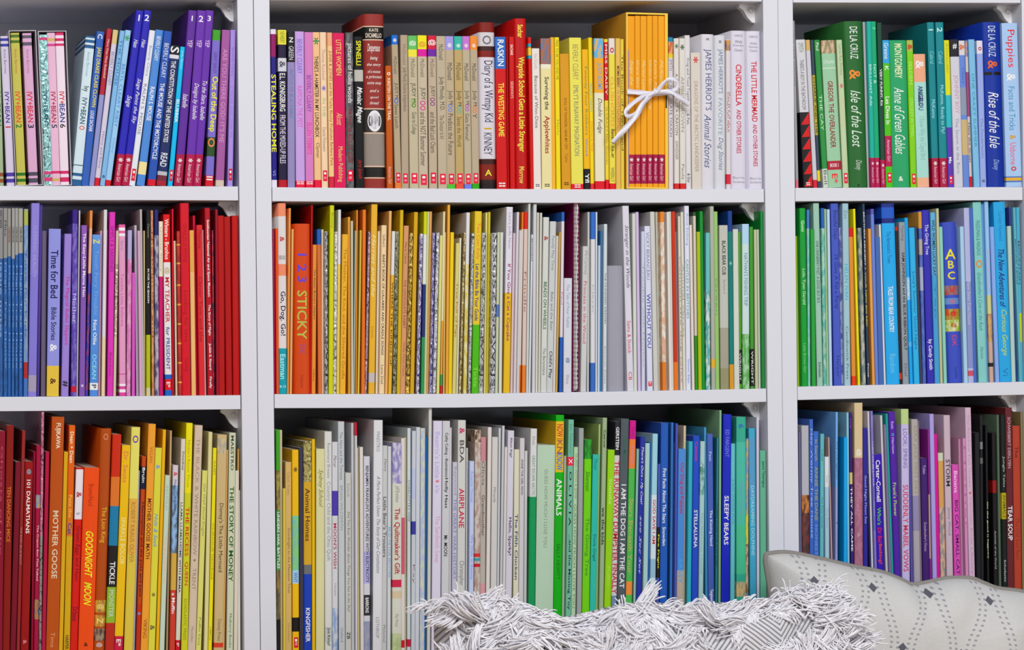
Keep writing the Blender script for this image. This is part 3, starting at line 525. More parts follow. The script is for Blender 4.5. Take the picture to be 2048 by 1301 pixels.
644 600 68 30 40a0d8|wide azure picture book|dark script, yellow name||90-280:3080b8:.35:Carolyn Haywood;335-710:1c3a80:.48bi:The New Adventures of;725-1020:a8c848:.45i:Curious George;1080-1170:3080b8:.4:Vi
720 690 24 185 b0c8c0|thin mint grey book|blank spine||
742 700 18 65 3c4888
757 733 24 65 68a8b8|thin teal picture book|||270-560:486878:.5b:MICHAEL LEWIS
782 758 20 65 58a8c0|slim turquoise book|yellow patch|745-930:b8c848|280-560:486878:.5b:MOUNTAIN
803 780 30 65 2c88b0|peacock blue book|against the frame edge||
@BL 0 810 2.65 1301
-22 -5 34 140 801c30|dark crimson picture book|at the shelf end||220-800:a84858:.3:Ghosts of the
14 36 42 110 802218|brown red picture book|orange capitals||435-730:b8602c:.45b:TEN DANCING MICE
55 83 30 305 701828|dim maroon picture book|||
88 118 18 138 8c3030|thin brick red book|tall dim spine||650-850:b07068:.5:THE BABY BLUE BOOT
110 134 54 302 8e1420|deep red picture book|white capitals||335-380:8890a0:.4b:@;400-685:d8c0c0:.42b:101 DALMATIANS;1235-1285:c07078:.4b:&
@BL 0 810 2.65 1301
165 178 12 250 901c38
170 190 46 216 9a2040|crimson picture book|multicolour specks|480-550:n7888a8,b09858 560-1000:9a2040 1035-1140:nb07038,486080|640-935:c8a8b0:.4b:The Crayon Box That Talked
205 220 14 38 d8b8c0|glittery thin book|sparkling pink silver spine|38-700:fc888a0 700-1301:f98908c
222 242 26 250 a82844|slim raspberry book|||
245 276 74 65 b05424|tall rust orange picture book|gold silver title||100-235:d8c0a0:.35b:FUJIKAWA;565-925:d0b090:.4b:MOTHER GOOSE;1210-1290:c8885a:.3:Time
312 340 24 250 d0a028|thin mustard picture book|||
338 367 42 110 d86828|orange picture book|cream lettering, yellow base|480-700:d07028 700-1301:c8a020|145-310:f0c8a0:.5b:Dean + Dean;480-600:e8a048:.5b:Pete the;630-690:304878:.6b:Cat;720-1010:d89038:.4:and His Magic Buttons;1225-1300:383020:.5b:HARPER
372 404 40 335 c83430|scarlet picture book|white window panel|345-610:e4dee4|420-540:b83048:.6b:&;575-585:404048:.4:HBEST;645-935:701c28:.5:Green Eggs and Ham;1075-1150:782030:.6b:DrSeuss
415 448 80 335 e0582a|wide vivid orange book|yellow moon title||425-540:a83c1c:.3:Brown/Hurd;675-920:e8c838:.45bi:GOODNIGHT;945-1070:e8c838:.45bi:MOON;1265-1285:181010:.25b:H&
497 534 56 127 ha85020|rust brown hardcover|small square pictures low|1040-1105:nc8a038,a07030 1118-1180:nc89838,985830 1190-1255:n503830,988068|150-195:c87858:.4b:O;545-735:d8a038:.42:The Lion King;1060-1090:e8c870:.5b:@;1135-1165:e8c870:.5b:Z;1265-1290:c8b0a8:.5b:@
558 598 46 158 c03c2c|striped multicolour picture book|black TICKLE band|385-540:d07030 540-750:3078a0 750-970:201c1c 970-1160:90b048 1160-1301:b03830|835-955:e0d8d0:.55b:TICKLE;985-1130:b8c8a0:.5b:MONSTER
606 648 40 215 e0b428|marigold picture book|pink top lettering|1230-1301:c03048|250-415:d88848:.5b:Dr. Seuss;600-850:f0d078:.5b:SPARKLE BOLOR;1240-1290:f8d0d8:.5b:E*
@BL 240 810 2.65 1301
22 62 42 120 d8d068|pale lemon book|violet badge, gold body|500-800:d8a848 800-1301:d0b848|165-205:8040a0:.6b:O;520-840:b08040:.45:ROBERT KRAUS OLIVER
68 97 9 350 c8d0e0
76 112 34 275 b84c20|burnt orange book|navy name patch|330-450:181c38 1060-1301:b83c24|335-415:e0e0e8:.6b:Bruin;520-1020:381810:.55b:Hieronymus and the pots and pans;1095-1125:8888a8:.6b:&
110 152 40 103 e09838|amber orange picture book|dark goose title||225-310:b87020:.4:VIGAN;500-820:7a4018:.5b:MOTHER GOOSE MATH;1140-1240:9a5c20:.45:VIKING
150 188 36 230 d0cc48|yellow green picture book|slanted blue title||285-380:8898c0:.5b:&;580-760:7890b8:.5i:Hide & Seek;1000-1020:686838:.5b:*;1170-1200:707040:.6b:&
190 228 20 133 e0a820|thin amber yellow book|||
210 240 32 375 c0d0c0|pale mint picture book|faded peach capitals||425-560:a0b8a8:.4:ARNOLD;700-950:d8b8a0:.45b:THE BLUEBERRY PIE
245 266 9 138 b8a078
252 288 40 322 c0483c|short blue topped book|red base|322-430:d0c8d0 430-790:n90b0d8,586878 790-985:c8a048|350-390:d04048:.6b:&;400-560:5a78b0:.4b:Numeroff Bond;1000-1110:f0d8d8:.55b:a Muffin
295 325 38 182 cfc8b8|grey cream picture book|blue green long title|1250-1301:c02838|250-350:383838:.4b:Dewdney;520-725:4a7858:.45b:LLAMA LLAMA;730-1000:384a70:.45b:HOME WITH MAMA;1255-1295:f8d0d8:.5b:E*
325 352 40 98 e0d41c|bright lemon picture book|red orange title|470-1301:c8c850|190-440:b0a828:.4:Nickle's Room Three;545-805:c84838:.5b:THE RECESS;835-960:c85048:.45b:QUEEN;1030-1250:98a038:.4b:SCHOLASTIC PRESS
360 398 44 110 c8b4a0|beige picture book|spaced pale brown title||180-460:a89484:.42:THE BLACK &;475-800:a08c7c:.42:WHITE RAINBOW;820-835:806c5c:.3b:*;870-985:a08c7c:.42:TRENT;1180-1260:a08c7c:.3:Macmillan
403 437 38 350 d0cc70|short pale yellow book|grey green cursive||420-700:98986a:.45i:Get Well Good Knight;1130-1280:88985a:.4:Puffin Easy
445 470 24 145 d0c890|slender cream yellow book|tall spine||
468 494 30 230 e0d418|pure yellow picture book|faint olive title||300-375:a89c20:.5b:H.A.REY;630-930:b0a020:.45b:CURIOUS GEORGE;1180-1250:a89c20:.4b:HMCo
498 518 48 160 c0a878|tan picture book|dark mermaid title|180-260:nc8b080,a0a098 1265-1290:c84838|525-890:4a3a28:.42:Disney's The Little Mermaid;1140-1255:7a6a48:.35:Disney Press
546 566 16 240 d8a868
565 580 38 150 c8ccb4|pale grey green book|bold green title||165-350:5a5c50:.42b:MAESTRO;435-940:2c6c38:.6b:THE STORY OF MONEY;1110-1290:6a7a60:.35:Mulberry Books
603 612 16 350 d0c8b8|thin ivory storybook|||
622 628 16 235 c8a060
642 640 14 455 dcd8d0
@BM 540 810 2.65 1301
33 28 20 133 4a9838|thin green topped book|pale lettering|350-560:n6a5030,989038 560-880:508a50 880-1140:n504830,8a7038 1140-1301:181818|570-870:c8e0d0:.6b:UNDERS HAIL BATTLES
54 52 12 135 c8bc98
67 63 12 445 d0b848
77 73 40 305 c8a868|wheat tan picture book|faint grey capitals||360-480:a88858:.4:Clara Yolen;655-1000:8a7048:.4:Goodnight to the Meadow Time;1160-1260:a88850:.3:Golden
121 118 34 240 e0b018|golden picture book|light blue picture band|590-880:n78b8b0,88c878 880-950:a8c8e0 1130-1205:181410 1235-1290:d03040|330-360:6a5018:.6b:*;600-860:88c090:.6b:I SUNNY;890-945:5888c0:.6b:WHY;1240-1285:f8d8d8:.5b:E*
158 153 20 228 3a3848|thin black blue book|||
181 178 42 195 c89c30|bold yellow blue hardcover|sparkling top, blue base|195-410:fb0a468 850-900:6a6c70 900-1301:2440a8|445-725:6a4a20:.55b:Animal Homes;1080-1260:d8dcf0:.5b:KINGFISHER
224 222 17 183 d8b020|thin bright yellow book|||
245 246 40 235 cfcb9a|cream green picture book|grey signature title||345-545:88884e:.5i:Sydney School
292 290 36 143 d4d4d0|white picture book|faint outlined title|1180-1260:c0c4c0|205-390:9a9a9c:.4:Rosemary Breeze;410-830:a0a0a4:.5:Country Child and the Ohio Quilt;1185-1280:5a5a60:.4b:Joe Knopf
331 330 33 198 cfcfd4|white picture book|violet block, red title|458-590:4c3ca0 1080-1301:n88a0c8,c8ccd8|270-335:7a7a80:.5i:Mercer;630-870:b05068:.5b:MOON'S WISH;950-1020:98989c:.35:Harper
366 361 34 90 c0c4c8|tall light grey book|spaced grey capitals||145-400:84888e:.42:The Hare and the Tortoise;430-665:9a9ea4:.38:BRIAN WILDSMITH;1185-1260:9094a0:.4:Oxford
402 400 30 362 c4c4c0|shorter grey picture book|wondering long title||420-490:989894:.4:Kunhardt;570-1100:70706c:.42:Did You Ever Wonder about Things You See in the Sky?;1200-1250:404040:.5b:ZB
434 431 14 98 d4d4d8
450 446 14 95 d0d0d4|thin white book|red top tip|95-165:c02840
466 460 14 230 c8bc90
481 476 18 225 d0ccc8|thin ivory picture book|||
499 497 32 275 ccccd4|white paperback|black capitals, lilac base|780-950:b0acd8 1010-1120:303038 1150-1301:n8890b0,a0a0b0|325-945:40405a:.5b:BENJAMIN FRANKLIN'S ADVENTURES WITH ELECTRICITY;1025-1105:c8c8d0:.5b:BARRONS
546 551 42 83 d8d8dc|tall white picture book|thin grey union title||145-250:9a9aa0:.35:MAESTRO;380-895:80808a:.4i:A More Perfect Union: The Story of Our Constitution;1130-1240:9a9aa0:.35:LOTHROP
592 598 28 218 c4c4c4|light grey picture book|large trousers title||290-355:7a7a7a:.5:Henry;490-810:6a6a6e:.62b:Little Bear's Trousers;1170-1260:8a8a8e:.45:Philomel
621 626 24 222 ccd0d4|thin white picture book|pale blue letters||650-920:98b0d8:.55b:MUD PIE FOR MOTHER
@BM 780 810 2.65 1301
13 14 44 203 d0d0c4|flowered white hardcover|wine red gift title|203-420:n8880b8,c8c4d0 930-970:c03850 990-1030:c8b898 1215-1301:na8b888,c0c8a0|430-520:9a9a98:.45i:Jeff Brumbeau;550-900:b03c50:.55b:The Quiltmaker's Gift;1110-1180:9a9490:.3i:Pat Press
60 60 14 178 d8d0d0|thin white book|wine line at edge|600-900:c86078 1250-1290:c83048
76 77 14 175 c8c490
92 93 18 125 c8d0d4|thin blue white book|teal cover behind|1245-1285:c83048|400-620:7a8890:.6:CHARLOTTE'S WEB
113 118 18 140 c4c8d0|slim cool grey book|violet smudge|340-500:b8c0d8 620-690:3c3c90|850-950:906878:.5:Kay
134 140 22 120 c8ccd4|thin cool white book|||
158 163 20 125 nb0b8d0,c8ccb8|thin bluish mottled book|||
180 188 10 170 2c68a8
193 203 16 18 c8c8c4|very tall thin white book|top touching the shelf above||
220 231 42 87 d4cfe0|lilac white picture book|pink and violet title||145-390:c0b8dc:.5b:Beatrix's Little;400-415:d87088:.5b:*;430-470:c0b0d8:.4b:& Tan;590-840:d8a8c0:.5:The Sandwich Swap
272 280 38 87 c8c8cc|cool grey picture book|small black moon title||150-385:2a2a30:.4b:Cathy Coking - Illustrations;390-550:2a2a30:.4b:Holly Hass;695-805:2a2a30:.45b:Mr. MOON
313 318 14 122 d0ccd0
328 334 24 305 c0bfce|slim lavender grey book|grey outlined capitals||330-480:9898a8:.5:Raymond;500-930:9094b8:.6b:THE GREAT WAR HISTORY
355 362 40 83 ccccc8|white picture book|big red plane title||120-160:c03878:.6b:&;190-310:70686a:.5b:BDA;445-655:c05068:.6b:AIRPLANE;830-960:808084:.6:Christopher
398 404 9 230 c8c8c8
409 414 32 300 c0c8e4|short pale blue book|blue whispered title||355-520:98acdc:.5b:Rosanne Thomas;690-930:98a8e0:.5b:We Walk in Beauty
446 452 28 135 nc0b8b0,a8887c|white patterned book|teal red dots low|135-200:n5a3a2c,c8b8a0 790-810:c84040 815-830:4898a0 845-862:c03038
476 482 28 172 ca9aa0|sandy patterned storybook|framed lettering|172-300:c08890 300-950:b0a8a0|300-430:7a6a60:.5:Olivia;480-700:706458:.5b:Grandmother
506 520 22 120 d4ccc8|thin white storybook|maroon cover behind||
532 543 30 172 c8c4c0|pale stone picture book|||440-520:888480:.4:Miranda
563 577 14 125 c8ccd0
578 596 14 112 c8c8cc
592 594 14 225 d0ccc8
608 614 44 138 d0ccd8|white picture book|Hello lettering in purple||175-280:3a3a48:.35b:Alison Argyl;600-800:5a2c50:.48b:Hello, Sparky!
652 660 26 238 d0ccb4|slim cream picture book|dark blue letters||580-930:486078:.5b:The Fifth Chicken
681 690 24 178 ccc8cc|slender white book|small dark letters||290-480:6a686c:.45b:ANNE THE GIRL WHO
708 715 16 245 d0d0d0
@BM 1040 810 2.65 1100
46 58 36 128 d4d4d4|white and green picture book|green lower half|490-1301:1c9058|170-215:9a9a9c:.4:Klutz;270-485:90a898:.42b:GREAT ESCAPE ARCTIC
82 94 92 215 b4cab4|wide sage hardcover|small grey love title||345-760:8a9c8a:.17:GUESS HOW MUCH I LOVE YOU
178 192 42 55 2fa52c|bright green hardcover|yellow panel, white ANIMALS|90-360:d8b030|105-185:c84838:.7b:NOW I;190-260:a86848:.6b:KN;260-350:4880a8:.7b:KNOW;395-590:e0f0d8:.6b:ANIMALS;740-930:186c20:.4:SALLY HEWITT
222 234 14 272 b8ccb0
240 248 34 80 7ab49c|sea green picture book|red square, black capitals|278-325:d84058|105-270:589480:.4:Ian Falconer;285-318:f8e0e0:.6b:X;355-645:1c3830:.42b:O L I V I A;690-1090:2c4c40:.45b:...and the Missing Toy
273 287 28 225 b4ccac|pale sage paperback|tiny green title||260-500:80987c:.5:GUESS WITH A JESSE;530-1080:74906e:.5:GUESS HOW MUCH I LOVE YOU
302 314 24 125 9ca0a0|slim grey picture book|||
330 344 40 185 78c83a|vivid green picture book|dark feathered top|185-290:n2c9a2c,186c1c|355-460:347a24:.55i:Silverstein;600-910:5aa038:.5b:The Giving Tree
370 387 32 265 48b4a4|teal paperback|dark teal letters||290-350:2c7c78:.5:Moser;690-830:2c7470:.4b:Doris Orgel
402 418 14 105 a8bc78
420 440 28 70 9cae8c|dusty green picture book|black we-kids letters||135-230:2c3a28:.5b:Catrow;545-745:1c2418:.6b:we the kids
447 468 32 240 98cc30|lime picture book|pale faint title||395-530:c0e078:.4b:Scieszka;860-960:b0d858:.4:Puffin
484 505 28 90 d0c8cc|black topped picture book|shadowed red lettering|90-270:24242c 1015-1301:7088a0|120-240:d0d0d4:.55b:GERSTEIN;300-1005:c02c38:.85b:THE RUNAWAY DUMPSTER FINALLY
516 537 42 75 50585e|glossy charcoal picture book|white DOG and CAT title||170-330:3a6058:.5b:Hap-Moser;425-975:dce0e0:.55b:I AM THE DOG I AM THE CAT
560 584 32 85 5ab45c|pink orange green book|orange faded title|85-185:c83088 185-340:e0783c 340-940:58b058 940-1010:e88840|120-180:982c78:.4b:FORD;220-320:c08898:.45:Buckmaster;500-900:98a860:.6b:Stars Beneath Your
600 620 14 235 a0c8c0
@BM 1280 810 2.65 1065
-22 -4 34 172 2a3498|navy picture book|white handwritten title||225-530:c8d0e8:.5i:There's Ours - My Coat!;590-900:a8b0dc:.4i:see Sec Set
16 30 18 205 a8c8c8|thin pale teal book|||
34 48 11 200 3468b0
45 57 40 155 d0dde4|pale aqua picture book|red SAVE capitals|155-480:a0ccd8 820-920:98b8cc|505-740:c04848:.5b:GOD SAVE I AM
87 96 20 315 4858a8|short blue violet book|black yellow title band|650-920:201c1c|690-870:c8b838:.6b:Fire Fright
106 113 38 97 2c58ac|mid blue picture book|pale stars title||340-630:c0d4ec:.42b:First Facts About The Stars;650-750:c0d0e8:.4b:Snowden
146 155 14 202 98bcd8
158 166 22 95 3e70b0|steel navy picture book|||
178 188 16 100 4c58b0|thin indigo book|||
195 205 32 235 5488cc|medium blue picture book|crimson letters, tan base|880-1301:b0a090|310-580:a03c58:.5b:Our Dog and Puppies;820-950:6aa4dc:.5b:SASSY
225 232 16 112 c8b898
250 260 26 195 48a8bc|slim aqua picture book|||
275 284 36 165 2c4cb8|blue picture book|crimson top letters, white title||200-300:b04878:.45:Cannon;560-760:c8d8f0:.5b:STELLALUNA
312 322 30 195 a8c8c8|misty teal picture book|leafy flecks|330-480:n5a9080,a8c8c8|300-400:5a8878:.5i:Jane;570-900:90b0b0:.4:The Raccoon House
@BM 1280 810 2.65 1065
348 340 12 120 4c90b8
360 366 38 155 4c60ac|slate violet picture book|white lower letters||250-300:9ca8dc:.4b:Peet;560-750:b8c4e8:.45b:The Kissing Hand;980-1060:e0e4f4:.55b:Tanglewood
400 408 18 175 387c90|thin deep teal book|||520-860:205060:.6b:WHERE DOES THE SUN SLEEP
417 422 18 30 88b08c|tall thin green book|broad green cover showing||
431 443 40 52 222cb0|royal indigo picture book|white bears title||135-280:6870d0:.42:ED FARGENT;485-745:c0c8f0:.48b:SLEEPY BEARS
480 483 28 207 70bcc4|pale turquoise book|||395-640:5098a8:.4:A DAY STAYING POOL
513 512 44 65 48a48c|green turquoise picture book|blue round badge|200-640:58b4a0 640-900:58b890 940-1020:nd0b078,90a088|90-140:3870b0:.5b:6;420-580:70a0c0:.35:Piper Reed
560 562 20 180 n7890b0,b8a060|thin patterned book|yellow speckles|580-740:nd8c030,80b070 740-1000:n8a6040,c8b088
585 577 35 125 50a0c0|mid teal blue book|pale faded letters|180-500:5c98c0|430-800:90c8dc:.45b:DAYDREAMING DOLPHINS
621 618 15 68 c8c8d8|tall thin white book|violet tint||
640 637 40 243 6aac90|short sea foam book|dark cursive mark||300-440:2c5c48:.45b:Jeanne Titherington
@BR 1580 800 3.425 1085
65 58 20 220 60607c|dim grey violet book|||
86 80 46 178 b0b0b8|greyish white picture book|fiery orange lower half|655-780:nc07838,5a2818 780-1301:n6a3028,382024
138 134 22 135 4464b4|thin bright blue book|pale squiggles||200-950:98b0dc:.6:Hey Wormy Tree House
164 162 40 218 4268b8|blue picture book|gold grey winner title||275-420:8c9070:.45b:In Search;460-830:88907c:.55b:ANNIE THE DANE;860-1070:6888c8:.5b:HONEST
207 210 32 235 6ab0b8|soft teal picture book|||345-420:4a8890:.4b:Lobel;665-880:4a8890:.42:The First Goose
243 240 34 392 a8c4d4|short pale blue book|white top|392-600:d4dce0|520-570:a8b4c0:.4:Sala;740-880:88a8c0:.4:The Elves
283 262 18 258 c0a0a0|slim dusty pink book|||
303 292 9 170 1c2c80
312 314 54 85 78a8dc|tall light blue picture book|lilac lower half|600-1301:98a0d0|285-545:3a5c88:.5:The Unhuggables;825-870:303a78:.6b:O;890-1060:8890c8:.4:National Wildlife
370 371 22 258 30a0dc|bright azure thin book|||
394 388 20 88 8cbccc|thin grey turquoise book|||
418 406 28 88 34206c|dark purple picture book|white capitals|500-580:c8b878|130-200:8048a8:.6i:Long;600-1040:d0d0dc:.65b:THEY ALL CAME
445 442 56 22 cdb890|tall cream mauve book|white swirl mark|400-1301:n9a6078,a87088|330-400:e8dcc8:.5b:@;570-800:b88098:.4i:Princess;880-980:b888a0:.4b:&
505 500 28 195 2c2888|slim midnight blue book|||520-850:9898c8:.5:Good Night Moon Sea
541 526 12 510 1c1c48
553 538 12 80 d0ccd8
564 550 28 78 8078b8|greyish lilac picture book|white bold letters|500-900:6c68b0|110-190:b0a8d0:.5:Winslow;290-590:c0bcdc:.45b:I LIKE TO BE LITTLE;700-800:b0b0d8:.4:Mouton
592 594 52 375 3418a0|short vivid purple book|rainbow coloured title||415-700:d8ccf0:.5b:Carter-Cornell;740-860:58a060:.45b:Who's;880-980:b83058:.45b:Dr Bel;990-1130:b84848:.4b:Bathing?
654 618 14 108 d0ccd0
670 660 28 170 787090|grey purple storybook|||200-340:9890a8:.4:Numer
702 690 18 95 3c9c98|thin sea teal book|||
723 712 40 82 4e2498|violet flower picture book|yellow green letters||150-200:b090d8:.4b:Rosie;230-250:5890b0:.4b:o;260-370:b098d8:.35b:Harrison;570-800:98a080:.5b:Frank's Flower
770 762 50 65 c2b8dc|lilac white picture book|pink bulky capitals|65-170:b8cc90|200-470:9088b8:.5b:LOOK: SPRING;585-1180:c8607c:.62b:SUDDENLY MABEL VOWS
@BR 1800 800 3.425 1190
75 58 16 240 5c58a0
90 76 46 135 a8a0a8|grey mauve picture book|pale olive capitals|130-660:aca4a4 660-900:9088a8|180-650:9a987c:.5:EZRA JACK FIRST DAY
139 118 14 145 7c7480
158 142 42 400 3c1c64|short plum picture book|pale small letters||450-510:a890c0:.4:Yolen;840-1040:9884b0:.4:Grandmother's House
205 190 18 205 8a3088|thin magenta plum book|peach lower strip|650-1090:c8a090
226 204 24 98 a89cd8|tall pale violet book|||
252 232 22 235 c82c90|thin vivid pink book|||
280 262 34 365 n8a8888,d0a888|mixed pastel picture book|white top, mottled art|365-420:c8ccb8 420-740:c89858
322 300 42 107 c4b0bc|pale mauve picture book|dark STORM lettering||410-595:504c58:.6b:STORM;740-930:8a7c88:.4:Jenny Wood
374 357 44 445 cc58ac|short hot pink book|spaced purple capitals||490-640:e8b0e0:.45b:Banana;690-1200:6c2068:.45b:BIG CAT, SMALL CAT
420 400 18 270 b890a8
442 416 26 265 cc90b8|slim rose pink book|||320-900:a86890:.4:Mother
475 447 46 55 ccb0c4|tall blush pink book|crimson dot||100-600:b898b4:.35:The Rainbow Fish Grows;630-650:c83860:.4b:*;660-1200:b894b0:.35:Vernon Kids Library
526 514 28 225 16161c|slim black picture book|||
557 548 18 108 181818|thin taller black book|white scuffs|290-340:787878 400-440:606060
580 570 16 180 1c1c20
598 585 44 175 121216|wide black picture book|cream eyes title||700-1090:b8b890:.5b:On the good is biggotry
644 630 26 228 141014|slim black storybook|red mark|555-640:8a2020|900-1160:909090:.4:Animals of the World
680 664 14 105 607060
696 680 36 105 141818|black picture book|yellow label band|640-820:b0a420 |390-600:909890:.45:Jungle Tales;650-810:5a5408:.5b:ANIMALS;1100-1250:a8a8a8:.4:Scholastic
738 722 42 55 5c2428|dark maroon picture book|white soup title||120-470:a88088:.4b:SCHWEIBERT DEKLYEN;730-965:d8c8c8:.6b:TEAR SOUP
785 772 48 180 a84434|brick red picture book|||320-400:702420:.4b:The;810-1100:8c3830:.5:The Old Red Barn
838 826 14 85 8a7850
'''
# ---------------------------------------------------------------- the shelves: measured heights of the three bookcases' boards
def prof(pts, dz=0.0):
    return [(p.x, p.z + dz) for p in (place(*q) for q in pts)]
BOARD = {  # top edge of each board: row -> unit -> points
    ('T', 'L'): prof([(-60, 372), (270, 372), (477, 373)]), ('T', 'M'): prof([(545, 374.5), (800, 377), (1150, 378.7), (1525, 378)]), ('T', 'R'): prof([(1589, 376), (2070, 374)]),
    ('M', 'L'): prof([(-60, 794.8), (270, 793), (481, 791)]), ('M', 'M'): prof([(549, 789), (900, 788.5), (1150, 785), (1400, 780.5), (1534, 777.6)]), ('M', 'R'): prof([(1594, 774), (2070, 763.5)]),
    ('B', 'L'): prof([(-60, 1326), (489, 1322)]), ('B', 'M'): prof([(553, 1322), (1540, 1306)]), ('B', 'R'): prof([(1598, 1305), (2070, 1292)]),
    ('X', 'L'): prof([(-60, -30), (478, -30)]), ('X', 'M'): prof([(540, -28), (1300, -26), (1524, -24)]), ('X', 'R'): prof([(1581, -22), (2070, -20.5)]),
}
def interp(pr, x):
    if x <= pr[0][0]: return pr[0][1]
    for (a, za), (b, zb) in zip(pr, pr[1:]):
        if x <= b: return za + (zb - za) * (x - a) / (b - a)
    return pr[-1][1]
BT, DEPTH = 0.0180, 0.285
XW = {'L': (-0.50, place(481, 600).x), 'M': (place(544.5, 500).x, place(1530.5, 400).x), 'R': (place(1590.5, 420).x, place(2043.5, 10).x)}
MIDL = (XW['L'][1] + XW['M'][0]) / 2; MIDR = (XW['M'][1] + XW['R'][0]) / 2
FLOOR = -0.985
TOPZ = BOARD[('X', 'M')][0][1] + 0.30
def support(sx, px, pz, dy=0.0):
    """a small stepped plastic shelf support screwed into a side panel under a board"""
    b = MB(); s = sx
    prof_ = [(0, 0), (.021, 0), (.022, -.004), (.016, -.008), (.010, -.018), (.004, -.024), (0, -.025)]
    for y0, y1, k in ((0.034, 0.042, 1.0), (0.042, 0.056, .82)):
        y0 += dy; y1 += dy
        P = [(px + s * a * k, pz + c * k) for a, c in prof_]; n = len(P)
        v = [(x, y0, z) for x, z in P] + [(x, y1, z) for x, z in P]
        b.add(v, [tuple(range(n)), tuple(range(2 * n - 1, n - 1, -1))] + [(i, i + n, (i + 1) % n + n, (i + 1) % n) for i in range(n)], CLEAR)
    b.tube([(px + s * .006, dy + .034, pz - .008), (px + s * .006, dy + .0305, pz - .008)], .003, CLEAR, 10)
    return b
def bookcase(u, x0, x1, xl, xr, label):
    """x0,x1 the inner width; xl,xr the outer faces of the side panels"""
    root = bpy.data.objects.new('bookcase', None); C.objects.link(root); root.location = ((x0 + x1) / 2, 0.15, FLOOR)
    tag(root, label, 'bookcase', 'white bookcases standing side by side')
    inv = Matrix.Translation(-root.location)
    def part(b, name, kids=None):
        o = b.build(name, root, inv); bv = o.modifiers.new('bevel', 'BEVEL'); bv.width = 0.0006; bv.segments = 2; bv.limit_method = 'ANGLE'; return o
    for a, c in ((xl, x0), (x1, xr)):
        b = MB(); b.box(a, c, 0, 0.30, FLOOR, TOPZ, WHITE); part(b, 'side_panel')
    b = MB(); b.box(x0 + .0002, x1 - .0002, DEPTH, DEPTH + 0.006, FLOOR, TOPZ, WHITE); part(b, 'back_panel')
    for r in 'XTMB':
        pr = BOARD[(r, u)]; b = MB(); n = 14; vs = []; fs = []
        for i in range(n + 1):
            x = x0 + .0011 + (x1 - x0 - .0022) * i / n; z = interp(pr, x)
            for (yy, zz) in ((.0016, z - BT), (.0016, z), (DEPTH - .0005, z), (DEPTH - .0005, z - BT)): vs.append((x, yy, zz))
        for i in range(n):
            for k in range(4): fs.append((4 * i + k, 4 * i + (k + 1) % 4, 4 * i + 4 + (k + 1) % 4, 4 * i + 4 + k))
        fs += [(3, 2, 1, 0), tuple(4 * n + k for k in range(4))]
        b.add(vs, fs, WHITE); part(b, 'shelf')
        if r != 'B':
            for s, px in ((1, x0), (-1, x1)):
                sp = support(s, px, interp(pr, px) - BT - .0002, .11 if s > 0 else 0).build('shelf_support', root, inv)
    b = MB(); b.box(x0 + .0002, x1 - .0002, 0.004, 0.022, FLOOR, FLOOR + .07, WHITE); part(b, 'plinth')
    b = MB(); b.box(x0 + .0002, x1 - .0002, 0.001, DEPTH, TOPZ - .02, TOPZ, WHITE); part(b, 'top_panel')
    return root
bookcase('L', XW['L'][0], XW['L'][1], XW['L'][0] - .02, MIDL - .0004, 'white laminate bookcase whose shelves run from violet and red books to orange')
bookcase('M', XW['M'][0], XW['M'][1], MIDL + .0004, MIDR - .0002, 'widest white bookcase in the centre, holding the orange boxed set with ribbon')
bookcase('R', XW['R'][0], XW['R'][1], MIDR + .0002, XW['R'][1] + .02, 'white laminate bookcase of green, blue and black books behind the cream cushion')

